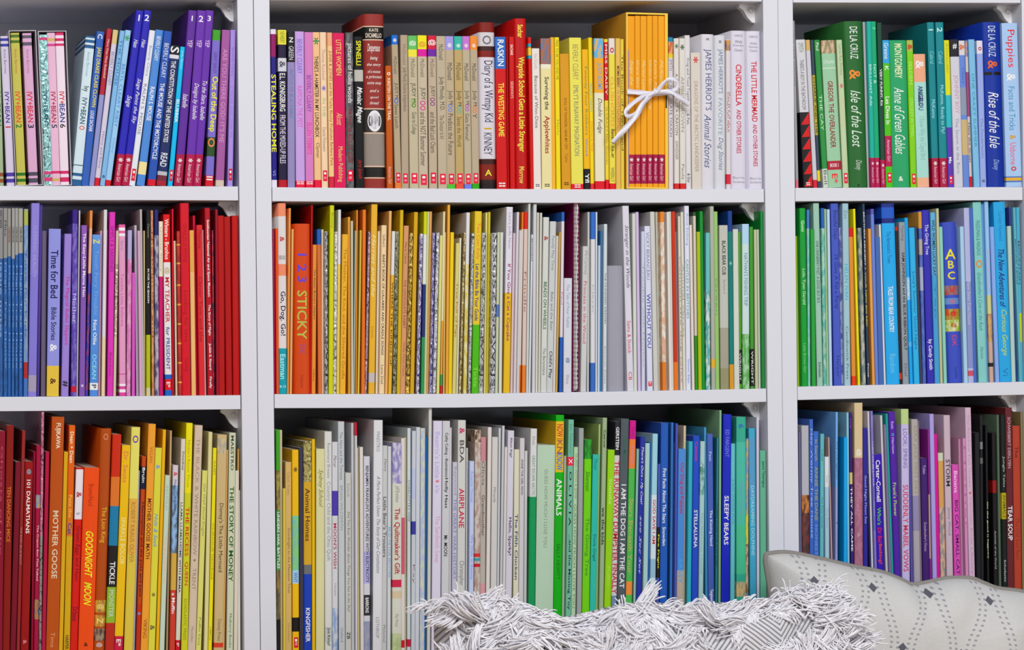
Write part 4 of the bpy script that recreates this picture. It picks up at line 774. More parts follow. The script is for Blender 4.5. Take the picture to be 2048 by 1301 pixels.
# ---------------------------------------------------------------- books
def arc(w, sag, p, n):
    return [(w * i / n, sag * abs(2 * i / n - 1) ** p) for i in range(n + 1)]
def under(hexes, z, spec):
    c = spec
    for a, e_, q in hexes:
        if a <= z <= e_: c = q
    return c
def push(col, base):
    """printing ink stands off the card colour: photographed lettering is thinner than a pixel or two and reads paler than its ink"""
    if base[0] in 'nf' and len(base) != 6: base = base[1:7]
    o = ''
    for i in (0, 2, 4):
        a, c = int(base[i:i + 2], 16), int(col[i:i + 2], 16); o += '%02x' % max(8, min(245, int(a + (c - a) * 1.28)))
    return o
def book_mesh(b, w, h, d, spec, bands, texts, hard, hexes=()):
    """cover: a spine and two boards folded round the pages, printed bands and lettering"""
    t = (0.0018 if w > 0.011 else 0.0010) if hard else 0.00035
    t = min(t, w * 0.22)
    sag, p, n = (min(0.13 * w, .004), 2.2, 8) if hard else (min(0.0007, w * .12), 5, 6)
    front = arc(w, sag, p, n)
    def ysurf(x):
        q = min(max(x, 0), w) / w * n; i = min(n - 1, int(q)); return front[i][1] + (front[i + 1][1] - front[i][1]) * (q - i)
    zs = sorted({0.0, h} | {min(h, max(0, z)) for (a, c, _) in bands for z in (a, c)})
    zs = [z for i, z in enumerate(zs) if i == 0 or z - zs[i - 1] > 1e-5]
    base = cover_mat(spec)
    def m_at(z):
        m = base
        for a, c, s in bands:
            if a <= z <= c: m = s
        return m
    loop = [(0, d)] + front + [(w, d)]
    for z0, z1 in zip(zs, zs[1:]):
        vs = [(x, y, z0) for x, y in loop] + [(x, y, z1) for x, y in loop]; k = len(loop)
        m = m_at((z0 + z1) / 2)
        b.add(vs, [(i, i + 1, i + 1 + k, i + k) for i in range(k - 1)], m, hard)
    inner = [(t, d)] + [(t + (w - 2 * t) * i / n, y + t * 1.05 + (.0003 if 0 < i < n else .0004)) for i, (x, y) in enumerate(front)] + [(w - t, d)]
    k = len(loop); vs = [(x, y, 0) for x, y in inner] + [(x, y, h) for x, y in inner]
    b.add(vs, [(i + k, i + 1 + k, i + 1, i) for i in range(k - 1)], base)
    for z, flip in ((0, 1), (h, 0)):
        vs = [(x, y, z) for x, y in loop] + [(x, y, z) for x, y in inner]
        f = [(i, i + 1, i + 1 + k, i + k) for i in range(k - 1)]
        b.add(vs, [q[::-1] for q in f] if flip else f, m_at(h if z else 0))
    for i in (0, k - 1):   # fore edges of the boards
        a, c = loop[i], inner[i]
        b.add([(a[0], d, 0), (c[0], d, 0), (c[0], d, h), (a[0], d, h)], [(0, 1, 2, 3) if i else (3, 2, 1, 0)], base)
    for z1, z0, col, size, style, s in texts:
        flat = s.startswith('H') and len(s) > 1 and style.endswith('h')
        if flat: s = s[1:]
        if s == '^O':                       # an oval portrait
            zc, hz = (z0 + z1) / 2, abs(z0 - z1) / 2; k = 24
            for sc_, mm, ep in ((1, cover_mat(col), .00018), (.72, cover_mat('n8c8a90,d8d6dc'), .0003)):
                ring = [(w / 2 + math.cos(6.2832 * i / k) * w * .34 * sc_, zc + math.sin(6.2832 * i / k) * hz * sc_) for i in range(k)]
                b.add([(X, ysurf(X) - ep, Z) for X, Z in ring] + [(w / 2, -ep, zc)], [(i, (i + 1) % k, k) for i in range(k)], mm)
            continue
        if s == '^Z':                       # a column of printed triangles
            k = 6; q = (up - lo) / k if False else (max(z0, z1) - min(z0, z1)) / k
            for i in range(k):
                zz = min(z0, z1) + i * q; b.add([(w * .04, -.0001, zz), (w * .96, -.0001, zz), (w * .96, -.0001, zz + q * .97)], [(0, 1, 2)], cover_mat(col))
            continue
        col = push(col, under(hexes, (z0 + z1) / 2, spec))
        vs, fs = letters(s, style.replace('h', ''))
        if not vs: continue
        x0 = min(v[0] for v in vs); x1 = max(v[0] for v in vs); y0 = min(v[1] for v in vs); y1 = max(v[1] for v in vs)
        lx, ly = max(x1 - x0, 1e-4), max(y1 - y0, 1e-4); up, lo = max(z0, z1), min(z0, z1)
        eps = 0.00012; out = []
        if flat:
            ww = size * w * 1.25 if size < .6 else min(.9, size * 1.3) * w
            if len(s) <= 2: ww = min(ww, (up - lo) * lx / ly * 1.15)
            for x, y in vs:
                X = w / 2 + ((x - x0) / lx - .5) * ww; out.append((X, ysurf(X) - eps, lo + (up - lo) * (y - y0) / ly))
        else:
            sc = min(.92, size * 1.13) * w * (1.0 if (y0 > -.1) else 1.18)
            if len(s) <= 2:
                sp_ = min(up - lo, sc * lx / ly * 1.3); mid_ = (up + lo) / 2; up, lo = mid_ + sp_ / 2, mid_ - sp_ / 2; sc = min(sc, sp_ * ly / lx * 1.3)
            for x, y in vs:
                X = w / 2 + ((y - y0) / ly - .5) * sc; out.append((X, ysurf(X) - eps, up - (up - lo) * (x - x0) / lx))
        if w > 0.0085 or size > .6:                      # crease the letters where the spine creases, so they lie on it
            bm = bmesh.new(); bv = [bm.verts.new((x, 0, z)) for x, y, z in out]
            for f in fs:
                try: bm.faces.new([bv[i] for i in f])
                except ValueError: pass
            for i in range(1, n):
                bmesh.ops.bisect_plane(bm, geom=bm.verts[:] + bm.edges[:] + bm.faces[:], dist=1e-7, plane_co=(w * i / n, 0, 0), plane_no=(1, 0, 0))
            bm.verts.index_update(); out = [(v.co.x, ysurf(v.co.x) - eps, v.co.z) for v in bm.verts]; fs = [tuple(v.index for v in f.verts) for f in bm.faces]; bm.free()
        b.add(out, fs, cover_mat(col))
    return t, sag
def pages(b, w, h, d, t, sag, hard):
    o = 0.0028 if hard else 0.0004
    b.box(t + .0001, w - t - .0001, sag + t + .0015, d - (0.003 if hard else .0004), o, h - o, PAGE)

ROW = {'T': 'top shelf', 'M': 'middle shelf', 'B': 'bottom shelf'}
UNIT = {'L': 'left bookcase', 'M': 'middle bookcase', 'R': 'right bookcase'}
CELL = {}
cur = None
for line in DATA.strip().split('\n'):
    line = line.rstrip()
    if not line: continue
    if line[0] == '@':
        a = line[1:].split(); cur = (a[0], float(a[1]), float(a[2]), float(a[3]), float(a[4])); CELL.setdefault(a[0], []); continue
    cell, ox, oy, sc, yref = cur
    if line[0] == '=':
        a = line[1:].split(); e = dict(kind=a[0], opt=a[6:], xb=float(a[1]), xt=float(a[2]), w=float(a[3]), yt=float(a[4]), spec=a[5], short='', feat='', bands='', texts='')
    else:
        f = (line.split('|') + [''] * 5)
        a = f[0].split(); e = dict(kind='book', xb=float(a[0]), xt=float(a[1]), w=float(a[2]), yt=float(a[3]), spec=a[4], short=f[1].strip(), feat=f[2].strip(), bands=f[3].strip(), texts='|'.join(f[4:]).strip('|'))
    e.update(ox=ox, oy=oy, sc=sc, yref=yref, cell=cell)
    CELL[cell].append(e)

rnd = random.Random(3)
for cell, L in CELL.items():
    pr = BOARD[(cell[0], cell[1])]; x0w, x1w = XW[cell[1]]
    for e in L:
        sc = e['sc']; X = lambda v: e['ox'] + v / sc; Yp = lambda v: e['oy'] + v / sc
        Y = 0.0035 + rnd.random() * 0.0045 + (0.0 if e['short'] else 0.003 + rnd.random() * .006)
        if e['kind'] == 'box': Y = 0.003
        if cell == 'TL' and e.get('inbox'): Y = 0.005
        pb = place(X(e['xb']), Yp(e['yref']), Y); pt = place(X(e['xt']), Yp(e['yt']), Y)
        s = (pt.x - pb.x) / (pt.z - pb.z)
        zb = interp(pr, pb.x); e['slope'] = s; e['x'] = pb.x + s * (zb - pb.z)
        e['Y'] = Y; e['zb'] = zb; e['h'] = (pt.z - zb) * math.hypot(1, s)
        pw = place(X(e['xb']) + e['w'] / sc, Yp(e['yref']), Y); e['wm'] = (pw.x - pb.x)
        e['base_px'] = proj((e['x'], Y, zb))[1]; e['top_px'] = Yp(e['yt'])
        e['area'] = e['w'] / sc * (min(1301, e['base_px']) - e['top_px'])
    # keep neighbours from running into each other: gaps are measured at the foot and at the lower of the two tops
    inb = None
    L.sort(key=lambda e: e['x'] + e['slope'] * .1)
    seq = [e for e in L if e['kind'] != 'box']
    for B in [e for e in L if e['kind'] == 'box']:
        wall = .0008 if B['opt'][1] == 'thin' else .0022
        B['wall'] = wall
        for e in seq:
            if B['x'] < e['x'] + e['wm'] / 2 < B['x'] + B['wm']: e['inbox'] = B; e['zb'] += wall; e['Y'] = 0.0045; e['h'] -= wall; e['slope'] = B['slope']
    for a, b_ in zip(seq, seq[1:]):
        zt = min(a['h'], b_['h'])
        g = min(b_['x'] - a['x'], b_['x'] + b_['slope'] * zt - a['x'] - a['slope'] * zt) - 0.0006
        if g < 0.0016:      # push the neighbour's lean to match
            b_['slope'] = a['slope']; b_['x'] = max(b_['x'], a['x'] + 0.0032); g = b_['x'] - a['x'] - 0.0002
        if g < a['wm'] or not a['short']: a['wm'] = min(a['wm'], g)
        elif g < a['wm'] + 0.0012: a['wm'] = g
    for a in seq: a['wm'] = max(a['wm'], 0.0014)
    lim = x1w - .0012
    for a in reversed(seq):
        ov = max(a['x'] + a['wm'], a['x'] + a['slope'] * a['h'] + a['wm']) - lim
        if ov > 0: a['wm'] = max(.0014, a['wm'] - ov) if ov < a['wm'] * .5 else a['wm']; a['x'] -= max(0, max(a['x'] + a['wm'], a['x'] + a['slope'] * a['h'] + a['wm']) - lim)
        else: break
    if cell[1] != 'L':
        low = x0w + .0012
        for f0 in seq:
            ov = low - min(f0['x'], f0['x'] + f0['slope'] * f0['h'])
            if ov <= 0: break
            f0['x'] += ov; f0['wm'] = max(.0018, f0['wm'] - ov); low += f0['wm'] + .0004

for L in CELL.values():
    for e in L:
        if e.get('inbox'):
            B = e['inbox']; e['wm'] = min(e['wm'], B['x'] + B['wm'] - B['wall'] - .0003 - e['x']); e['x'] = max(e['x'], B['x'] + B['wall'] + .0003)
every = [e for L in CELL.values() for e in L if e['kind'] == 'book']
named = sorted([e for e in every if e['short']], key=lambda e: -e['area'])
for e in named[:300]: e['thing'] = True
print('BOOKS', len(every), 'as things', min(300, len(named)))

PUBLISHER = set('d82848 c8283c d03040 d83038 c8303a d83048 d83848 d02c38 d83040'.split())
def parse_print(e):
    def zf(y):
        f = (e['base_px'] - (e['oy'] + y / e['sc'])) / (e['base_px'] - e['top_px']); return max(0.0, min(1.0, f)) * e['h']
    bands = []
    for q in e['bands'].split():
        r, c = q.split(':'); a, b_ = r.split('-'); z0, z1 = sorted((zf(float(a)), zf(float(b_))))
        if float(b_) >= e['yref'] - 8: z0 = 0.0
        if c in PUBLISHER and z0 > 0 and z1 - z0 > .006:
            e.setdefault('blocks', []).append((z0, z1, c)); continue
        e.setdefault('hexes', []).append((z0, z1, c)); bands.append((z0, z1, cover_mat(c)))
    texts = []
    for q in e['texts'].split(';'):
        if not q.strip(): continue
        r, c, sz, s = q.strip().split(':', 3); a, b_ = r.split('-'); st = ''.join(k for k in sz if k in 'bi'); v = float(sz.strip('bi'))
        if len(s) > 1 and s[0] == 'H' and (s[1:] in HFLAT): st += 'h'
        texts.append((zf(float(a)), zf(float(b_)), c, v, st, s))
    return bands, texts
HFLAT = set('1 2 3 = == == == # KATE DICAMILLO Despereaux being the story of a mouse a princess some soup and a spool thread A B C SEUSS B-15 BEST MAYA COLLINS VARIOUS Walt Disneys Classic Barrie Science & -- HA & HB'.split()) | {'the story', 'of a mouse', 'a princess', 'some soup', 'and a', 'BOOK 1'}

def cell_name(c): return {"T": "top ", "M": "middle ", "B": "bottom "}[c[0]] + {"L": "left", "M": "centre", "R": "right"}[c[1]] + " shelf"
LOOSE = set('bare rises last first second third fourth fifth at against half very plain no taller tall patterned mottled blank dim yellow cover slightly flat lilac yellow'.split()) - {'yellow', 'patterned', 'mottled', 'blank', 'tall', 'dim', 'lilac', 'slightly', 'flat', 'no'}
SPECIAL = []
used = set(); spare = MB()
for cell, L in CELL.items():
    pr2 = BOARD[(cell[0], cell[1])]; prev = None; shelf = ROW[cell[0]] + ', ' + UNIT[cell[1]]; things = []
    for e in L:
        if e['kind'] != 'book':
            SPECIAL.append(e); continue
        wide = e['wm'] ; hard = e['spec'][0] == 'h'
        spec = e['spec'][1:] if hard else e['spec']
        h = e['h'] - wide * abs(e['slope']) * .5; ratio = 0.66 if cell[0] == 'T' else 0.74
        if e.get('inbox'): ratio = .58
        d = min(h * ratio * (0.94 + 0.12 * rnd.random()), DEPTH - 0.012)
        bands, texts = parse_print(e)
        b = MB(); t, sag = book_mesh(b, wide, h, d, spec, bands, texts, hard, e.get('hexes', []))
        for z0, z1, c in e.get('blocks', []):
            zz = z1 - z0; a_, c_ = .2 * wide, .86 * wide; y_ = -.00010 + (sag * .3 if hard else 0)
            b.add([(a_, y_, z0), (c_, y_, z0), (c_, y_, z1), (a_, y_, z1)], [(0, 1, 2, 3)], cover_mat(c))
            a_, c_ = .36 * wide, .70 * wide
            for q0, q1, cc in ((.62, .84, 'f4e8ec'), (.2, .42, 'e88898')):
                b.add([(a_, y_ - .0001, z0 + zz * q0), (c_, y_ - .0001, z0 + zz * q0), (c_, y_ - .0001, z0 + zz * q1), (a_, y_ - .0001, z0 + zz * q1)], [(0, 1, 2, 3)], cover_mat(cc))
        pg = MB(); pages(pg, wide, h, d, t, sag, hard)
        ang = math.atan(e['slope'])
        x, z = e['x'], e['zb'] + (wide * math.sin(ang) if ang > 0 else 0) + .0001 + (0.0 if ang >= 0 else 0)
        # a book leaning right stands on its right foot, one leaning left on its left foot
        z = e['zb'] + .0001 + max(0, wide * math.sin(ang)); 
        zc = max(interp(pr2, x), interp(pr2, x + wide), interp(pr2, x + wide / 2)) + (e['inbox']['wall'] if e.get('inbox') else 0); z += max(0, zc - e['zb'])
        M = Matrix.Translation((x, e['Y'], z)) @ Matrix.Rotation(ang, 4, 'Y')
        if e.get('thing'):
            nm = 'paperback_book' if 'paperback' in e['short'] else 'hardcover_book' if 'hardcover' in e['short'] else 'board_book' if 'board book' in e['short'] else 'ring_binder' if 'binder' in e['short'] else 'magazine' if 'magazine' in e['short'] else 'storybook' if 'storybook' in e['short'] else 'picture_book'
            o = b.build(nm); o.matrix_world = M
            q = pg.build('page_block', o)
            loose = e['feat'].split(' ')[0].rstrip(',') in LOOSE
            nice = e['short'] + ((', ' if loose else ' with ') + e['feat'] if e['feat'] else '')
            lab = nice + ', ' + shelf
            if prev:
                short_prev = ' '.join(prev['short'].split()[-3:])
                c2 = nice + ', right of the ' + short_prev + ', ' + cell_name(cell)
                lab = c2 if len(c2.split()) <= 16 else nice + ', ' + shelf
            if lab in used:
                lab = nice + ' on the ' + shelf
            if lab in used: print('DUP LABEL', lab)
            used.add(lab)
            tag(o, lab, 'book', 'books on the %s of the %s' % (ROW[cell[0]], UNIT[cell[1]]))
            prev = e; things.append(o)
        else:
            spare.merge(b, M); spare.merge(pg, M)
sp = spare.build('thin_books'); tag(sp, 'the slimmest book spines, squeezed between wider books on all nine shelves', 'books', kind='stuff')
# ---------------------------------------------------------------- slipcases, the spiral bound book
def slipcase(e, label, depth):
    w, h, t = e['wm'], e['h'], e['wall']; ang = math.atan(e['slope']); m = cover_mat(e['spec'])
    root = bpy.data.objects.new('slipcase', None); C.objects.link(root)
    pr2 = BOARD[(e['cell'][0], e['cell'][1])]
    z = max(interp(pr2, e['x']), interp(pr2, e['x'] + w), interp(pr2, e['x'] + w / 2)) + max(0, w * math.sin(ang)) + .0001
    root.matrix_world = Matrix.Translation((e['x'], e['Y'], z)) @ Matrix.Rotation(ang, 4, 'Y')
    tag(root, label, 'book box', None)
    thick = e['opt'][1] != 'thin'
    rim = cover_mat('e8c050') if thick else cover_mat('c8c6cc')
    R_ = .0038 if thick else t
    for nm, q in (('side_wall', (0, t, 0, depth, t, h - t)), ('side_wall', (w - R_, w, 0, depth, t, h - t)), ('base', (0, w, 0, depth, 0, t)), ('top', (0, w, 0, depth, h - t, h)), ('back', (t, w - R_, depth - t, depth, t, h - t))):
        b = MB(); b.box(*q, m)
        if nm != 'back':
            x0, x1, _, _, z0, z1 = q; b.box(x0, x1, -.0004, 0, z0, z1, rim)
        if nm == 'side_wall' and thick and q[0] > 0:
            b.box(w - R_ + .0004, w - .0014, -.0007, -.0004, h * .46, h * .56, DARKGAP)
        b.build(nm, root)
for e in SPECIAL:
    if e['kind'] == 'box':
        th = e['opt'][1] == 'thin'
        slipcase(e, 'large orange open slipcase tied with a white ribbon, holding six orange paperbacks' if not th else
                 ('narrow white slipcase with dark gap, holding the olive and pink paperbacks' if e['x'] < place(75, 372).x else 'wider pale slipcase holding the teal, rose and white paperbacks'), 0.165 if not th else .145)
    if e['kind'] == 'spiral':
        w, h = e['wm'], e['h']; ang = math.atan(e['slope'])
        root = bpy.data.objects.new('ring_bound_book', None); C.objects.link(root)
        root.matrix_world = Matrix.Translation((e['x'], 0.012, e['zb'] + .0008)) @ Matrix.Rotation(ang, 4, 'Y')
        tag(root, 'tall magenta ring bound book with a white double wire spine', 'book', 'books on the middle shelf of the middle bookcase')
        mg = cover_mat('8a1458'); d = 0.19; g = .0012
        b = MB(); b.box(g, g + .0012, 0, d, 0, h, mg); b.build('front_cover', root)
        b = MB(); b.box(w - g - .0012, w - g, 0, d, 0, h, mg); b.build('back_cover', root)
        b = MB(); b.box(g + .0015, w - g - .0015, .0015, d - .002, .001, h - .001, PAGE); b.build('page_block', root)
        wm_ = plain('white_wire', 'e8e8ec', .3, .2)
        b = MB(); n = int(h / .0062)
        for i in range(n):
            for dz in (0, .0016):
                z = .004 + i * (h - .008) / n + dz; pts = []
                for k in range(15):
                    a = math.pi * (0.0 + 2 * k / 14 * .5) ; pts.append((w / 2 - math.cos(a) * (w / 2 - .0018), .003 - math.sin(a) * .0085, z + .0006 * math.sin(a)))
                b.tube(pts, .00048, wm_, 5)
        b.tube([(w / 2 + .0006 * math.sin(i), -.0052, .003 + i * (h - .006) / 60) for i in range(61)], .0006, wm_, 5)
        b.build('wire_binding', root)
        hb = MB()
        for i in range(n):
            z = .004 + i * (h - .008) / n; hb.box(g - .0002, g, .003, .005, z - .0006, z + .0022, DARKGAP)
        hb.build('punched_holes', root)

# ---------------------------------------------------------------- ribbon tied round the orange slipcase
SATIN = plain('white_satin', 'e6e4f2', 0.28, var=.02)
def rib(pts, wd=.0058, lift=None):
    """a flat satin strip along a path given in crop pixels with a lift off the box front"""
    P = []
    for px, py, l in pts: P.append(place(1200 + px / 7.227, 120 + py / 7.227, -.001 - l))
    Q = []                                              # Catmull-Rom
    for i in range(len(P) - 1):
        a, b_, c, d = P[max(0, i - 1)], P[i], P[i + 1], P[min(len(P) - 1, i + 2)]
        for k in range(8):
            t = k / 8; Q.append(0.5 * ((2 * b_) + (c - a) * t + (2 * a - 5 * b_ + 4 * c - d) * t * t + (3 * b_ - a - 3 * c + d) * t ** 3))
    Q.append(P[-1]); b = MB(); vs = []; n = len(Q)
    for i, p in enumerate(Q):
        t = (Q[min(n - 1, i + 1)] - Q[max(0, i - 1)]).normalized(); tw = .5 * math.sin(i * .22 + pts[0][0])
        nn = Vector((0, -1, 0)); s = t.cross(nn).normalized(); s = (s * math.cos(tw) + nn * math.sin(tw)).normalized() * wd / 2
        o = t.cross(s).normalized() * .00015
        vs += [p - s - o, p + s - o, p + s + o, p - s + o]
    fs = [(4 * i + k, 4 * i + (k + 1) % 4, 4 * i + 4 + (k + 1) % 4, 4 * i + 4 + k) for i in range(n - 1) for k in range(4)] + [(3, 2, 1, 0), tuple(4 * (n - 1) + k for k in range(4))]
    b.add(vs, fs, SATIN, True); return b
kp = place(1200 + 730 / 7.227, 120 + 490 / 7.227, -.004)
bow = bpy.data.objects.new('ribbon_bow', None); C.objects.link(bow); bow.location = kp
tag(bow, 'white satin ribbon tied in a loose bow round the orange slipcase', 'ribbon')
inv = Matrix.Translation(-kp)
rib([(390, 455, -.001), (560, 470, .001), (660, 490, .003), (740, 492, .004)], .0078).build('band', bow, inv)
rib([(740, 492, .004), (860, 480, .003), (960, 475, .004), (1000, 470, .001)], .0074).build('band', bow, inv)
rib([(730, 500, .006), (600, 545, .010), (480, 620, .013), (385, 720, .014), (375, 790, .015), (430, 815, .013), (530, 760, .010), (620, 620, .008), (735, 500, .006)], .0058).build('loop', bow, inv)
rib([(735, 490, .006), (820, 450, .009), (890, 370, .012), (970, 295, .014), (1060, 275, .015), (1125, 320, .014), (1110, 400, .012), (1020, 450, .010), (880, 470, .008), (740, 495, .006)], .0056).build('loop', bow, inv)
rib([(735, 495, .007), (640, 620, .010), (530, 790, .011), (400, 950, .012), (280, 1090, .011), (185, 1195, .010)], .0072).build('tail', bow, inv)
rib([(745, 495, .007), (900, 465, .009), (1030, 460, .012), (1120, 520, .013), (1200, 590, .012), (1290, 650, .010)], .0066).build('tail', bow, inv)
b = MB(); c0 = kp
vs = []; fs = []; nu, nv = 12, 8
for j in range(nv + 1):
    for i in range(nu):
        a, q = 2 * math.pi * i / nu, math.pi * j / nv - math.pi / 2
        vs.append(Vector((.0075 * math.cos(q) * math.cos(a) + .0035 * math.sin(q), -.0035 + .004 * math.cos(q) * math.sin(a), .0052 * math.sin(q) + .002 * math.cos(a))))
fs = [(j * nu + i, j * nu + (i + 1) % nu, (j + 1) * nu + (i + 1) % nu, (j + 1) * nu + i) for j in range(nv) for i in range(nu)]
b.add(vs, fs, SATIN, True); b.build('knot', bow)

# ---------------------------------------------------------------- cushions
def woven_mat():
    m, nt, p = new_mat('woven_diamond_cloth')
    tc = N(nt, 'ShaderNodeTexCoord'); mp = N(nt, 'ShaderNodeMapping'); mp.inputs['Rotation'].default_value = (0, .12, 0)
    nt.links.new(tc.outputs['Object'], mp.inputs[0]); sx = N(nt, 'ShaderNodeSeparateXYZ'); nt.links.new(mp.outputs[0], sx.inputs[0])
    px = math_n(nt, 'PINGPONG', math_n(nt, 'MULTIPLY', sx.outputs[0], 20.0), 1.0)
    pz = math_n(nt, 'PINGPONG', math_n(nt, 'MULTIPLY', sx.outputs[2], 20.0), 1.0)
    f = math_n(nt, 'FRACT', math_n(nt, 'MULTIPLY', math_n(nt, 'ADD', px, pz), 7.0))
    ln = math_n(nt, 'LESS_THAN', f, 0.40)
    mx = N(nt, 'ShaderNodeMix', data_type='RGBA'); mx.inputs[6].default_value = (.72, .71, .74, 1); mx.inputs[7].default_value = (.26, .255, .28, 1)
    nt.links.new(ln, mx.inputs[0]); nt.links.new(mx.outputs[2], p.inputs['Base Color']); p.inputs['Roughness'].default_value = .9
    return m
def print_mat():
    m, nt, p = new_mat('printed_linen')
    tc = N(nt, 'ShaderNodeTexCoord'); mp = N(nt, 'ShaderNodeMapping'); mp.inputs['Rotation'].default_value = (0, -.14, 0); mp.inputs['Location'].default_value = (0.035, 0, 0.02)
    nt.links.new(tc.outputs['Object'], mp.inputs[0]); sx = N(nt, 'ShaderNodeSeparateXYZ'); nt.links.new(mp.outputs[0], sx.inputs[0])
    X, Z = sx.outputs[0], sx.outputs[2]; P = 0.083; Lz = 0.143
    sn = math_n(nt, 'ADD', math_n(nt, 'MULTIPLY', math_n(nt, 'SINE', math_n(nt, 'MULTIPLY', Z, 2 * math.pi / Lz)), P * .115), P * .25)
    tot = None
    for sg in (1, -1):
        for off in (-.0042, .0042):
            u = math_n(nt, 'ADD', math_n(nt, 'MULTIPLY', sn, sg), math_n(nt, 'ADD', X, off))
            d = math_n(nt, 'ABSOLUTE', math_n(nt, 'SUBTRACT', math_n(nt, 'FRACT', math_n(nt, 'DIVIDE', u, P)), .5))
            l = math_n(nt, 'LESS_THAN', math_n(nt, 'MULTIPLY', d, P), .0018)
            tot = l if tot is None else math_n(nt, 'MAXIMUM', tot, l)
    dash = math_n(nt, 'LESS_THAN', math_n(nt, 'FRACT', math_n(nt, 'MULTIPLY', Z, 150.0)), .40)
    line = math_n(nt, 'MULTIPLY', tot, dash)
    def cell(v, per, o): return math_n(nt, 'ABSOLUTE', math_n(nt, 'SUBTRACT', math_n(nt, 'FRACT', math_n(nt, 'ADD', math_n(nt, 'DIVIDE', v, per), o)), .5))
    dia = None
    for ox, oz in ((.5, .25), (0, .75)):
        q = math_n(nt, 'ADD', math_n(nt, 'MULTIPLY', cell(X, P, ox), P), math_n(nt, 'MULTIPLY', cell(Z, Lz, oz), Lz))
        k = math_n(nt, 'LESS_THAN', q, .0062); dia = k if dia is None else math_n(nt, 'MAXIMUM', dia, k)
    base = N(nt, 'ShaderNodeTexNoise'); base.inputs['Scale'].default_value = 300; nt.links.new(tc.outputs['Object'], base.inputs['Vector'])
    m0 = N(nt, 'ShaderNodeMix', data_type='RGBA'); m0.inputs[6].default_value = (.60, .59, .585, 1); m0.inputs[7].default_value = (.68, .67, .66, 1); nt.links.new(base.outputs['Fac'], m0.inputs[0])
    m1 = N(nt, 'ShaderNodeMix', data_type='RGBA'); m1.inputs[7].default_value = (.34, .34, .37, 1); nt.links.new(line, m1.inputs[0]); nt.links.new(m0.outputs[2], m1.inputs[6])
    m2 = N(nt, 'ShaderNodeMix', data_type='RGBA'); m2.inputs[7].default_value = (.11, .11, .14, 1); nt.links.new(dia, m2.inputs[0]); nt.links.new(m1.outputs[2], m2.inputs[6])
    nt.links.new(m2.outputs[2], p.inputs['Base Color']); p.inputs['Roughness'].default_value = .9
    bp = N(nt, 'ShaderNodeBump'); bp.inputs['Strength'].default_value = .25; bp.inputs['Distance'].default_value = .001; nt.links.new(base.outputs['Fac'], bp.inputs['Height']); nt.links.new(bp.outputs[0], p.inputs['Normal'])
    return m
def cushion(outline, thick, mat, root, name, wr=0.0, tilt=0.0, seed=0, nr=26):
    """a stuffed cushion from its seam outline (x, z about the root): two puffed faces meeting at the seam"""
    n = len(outline); cx = sum(p[0] for p in outline) / n; cz = sum(p[1] for p in outline) / n
    b = MB(); vs = []; fs = []
    for side in (-1, 1):
        base = len(vs)
        for r in range(nr + 1):
            f = r / nr
            for x, z in outline:
                X, Z = cx + (x - cx) * f, cz + (z - cz) * f
                puff = thick * (max(0, 1 - f ** 3.2)) ** .62
                k = wr * (1 - f) ** .3 * (noise.noise(Vector((X * 13, Z * 5, seed))) + .5 * noise.noise(Vector((X * 30, Z * 9, seed + 3))))
                edge = wr * 1.6 * max(0, f - .45) * noise.noise(Vector((X * 26, seed, Z * 10)))
                vs.append((X, side * (puff + (k + edge if f < .98 else 0)) + tilt * Z, Z))
        for r in range(nr):
            for i in range(n):
                j = (i + 1) % n; q = (base + r * n + i, base + r * n + j, base + (r + 1) * n + j, base + (r + 1) * n + i)
                if r == 0: q = (q[0], q[2], q[3])
                fs.append(q if side < 0 else q[::-1])
    b.add(vs, fs, mat, True); o = b.build(name, root)
    bm = bmesh.new(); bm.from_mesh(o.data); bmesh.ops.remove_doubles(bm, verts=bm.verts, dist=1e-5); bmesh.ops.recalc_face_normals(bm, faces=bm.faces); bm.to_mesh(o.data); bm.free()
    return o
def smooth_path(P, k=10):
    Q = []; n = len(P)
    for i in range(n):
        a, b_, c, d = (Vector(P[(i + j) % n]) for j in (-1, 0, 1, 2))
        for s in range(k):
            t = s / k; Q.append(tuple(0.5 * ((2 * b_) + (c - a) * t + (2 * a - 5 * b_ + 4 * c - d) * t * t + (3 * b_ - a - 3 * c + d) * t ** 3)))
    return Q
# printed cushion with grey piping
YC = -0.10
def at(px, py, Y): p = place(px, py, Y); return (p.x, p.z)
top_ = [(1531, 1116), (1542, 1108), (1580, 1107), (1640, 1119), (1700, 1133), (1760, 1145), (1800, 1160), (1822, 1170), (1850, 1167), (1895, 1158), (1940, 1158), (1968, 1168), (1995, 1178), (2040, 1184), (2100, 1196), (2170, 1206)]
pl = [at(x, y, YC) for x, y in top_]
xr = pl[-1][0]
pl += [(xr + .015, -.62), (xr + .01, -.78), (xr + .018, -.955), (xr - .10, -.972), (xr - .25, -.965), (xr - .36, -.975)] + [at(x, y, YC) for x, y in ((1548, 1640), (1572, 1500), (1566, 1380), (1558, 1290), (1545, 1210), (1537, 1160))]
cxy = (sum(p[0] for p in pl) / len(pl), sum(p[1] for p in pl) / len(pl))
rootc = bpy.data.objects.new('printed_cushion', None); C.objects.link(rootc); rootc.location = (cxy[0], YC, cxy[1])
tag(rootc, 'off-white printed cushion with grey piping and small dark diamonds, beside the fringed one', 'cushion')
outl = smooth_path([(x - cxy[0], z - cxy[1]) for x, z in pl], 7)
cushion(outl, .062, print_mat(), rootc, 'cushion_cover', wr=.011, seed=4, nr=30)
PIP = plain('grey_piping_cloth', '8c8782', .85, scale=200, var=.08)
b = MB(); b.tube([(x, 0, z) for x, z in outl], .0036, PIP, 8, True); b.build('piping', rootc)

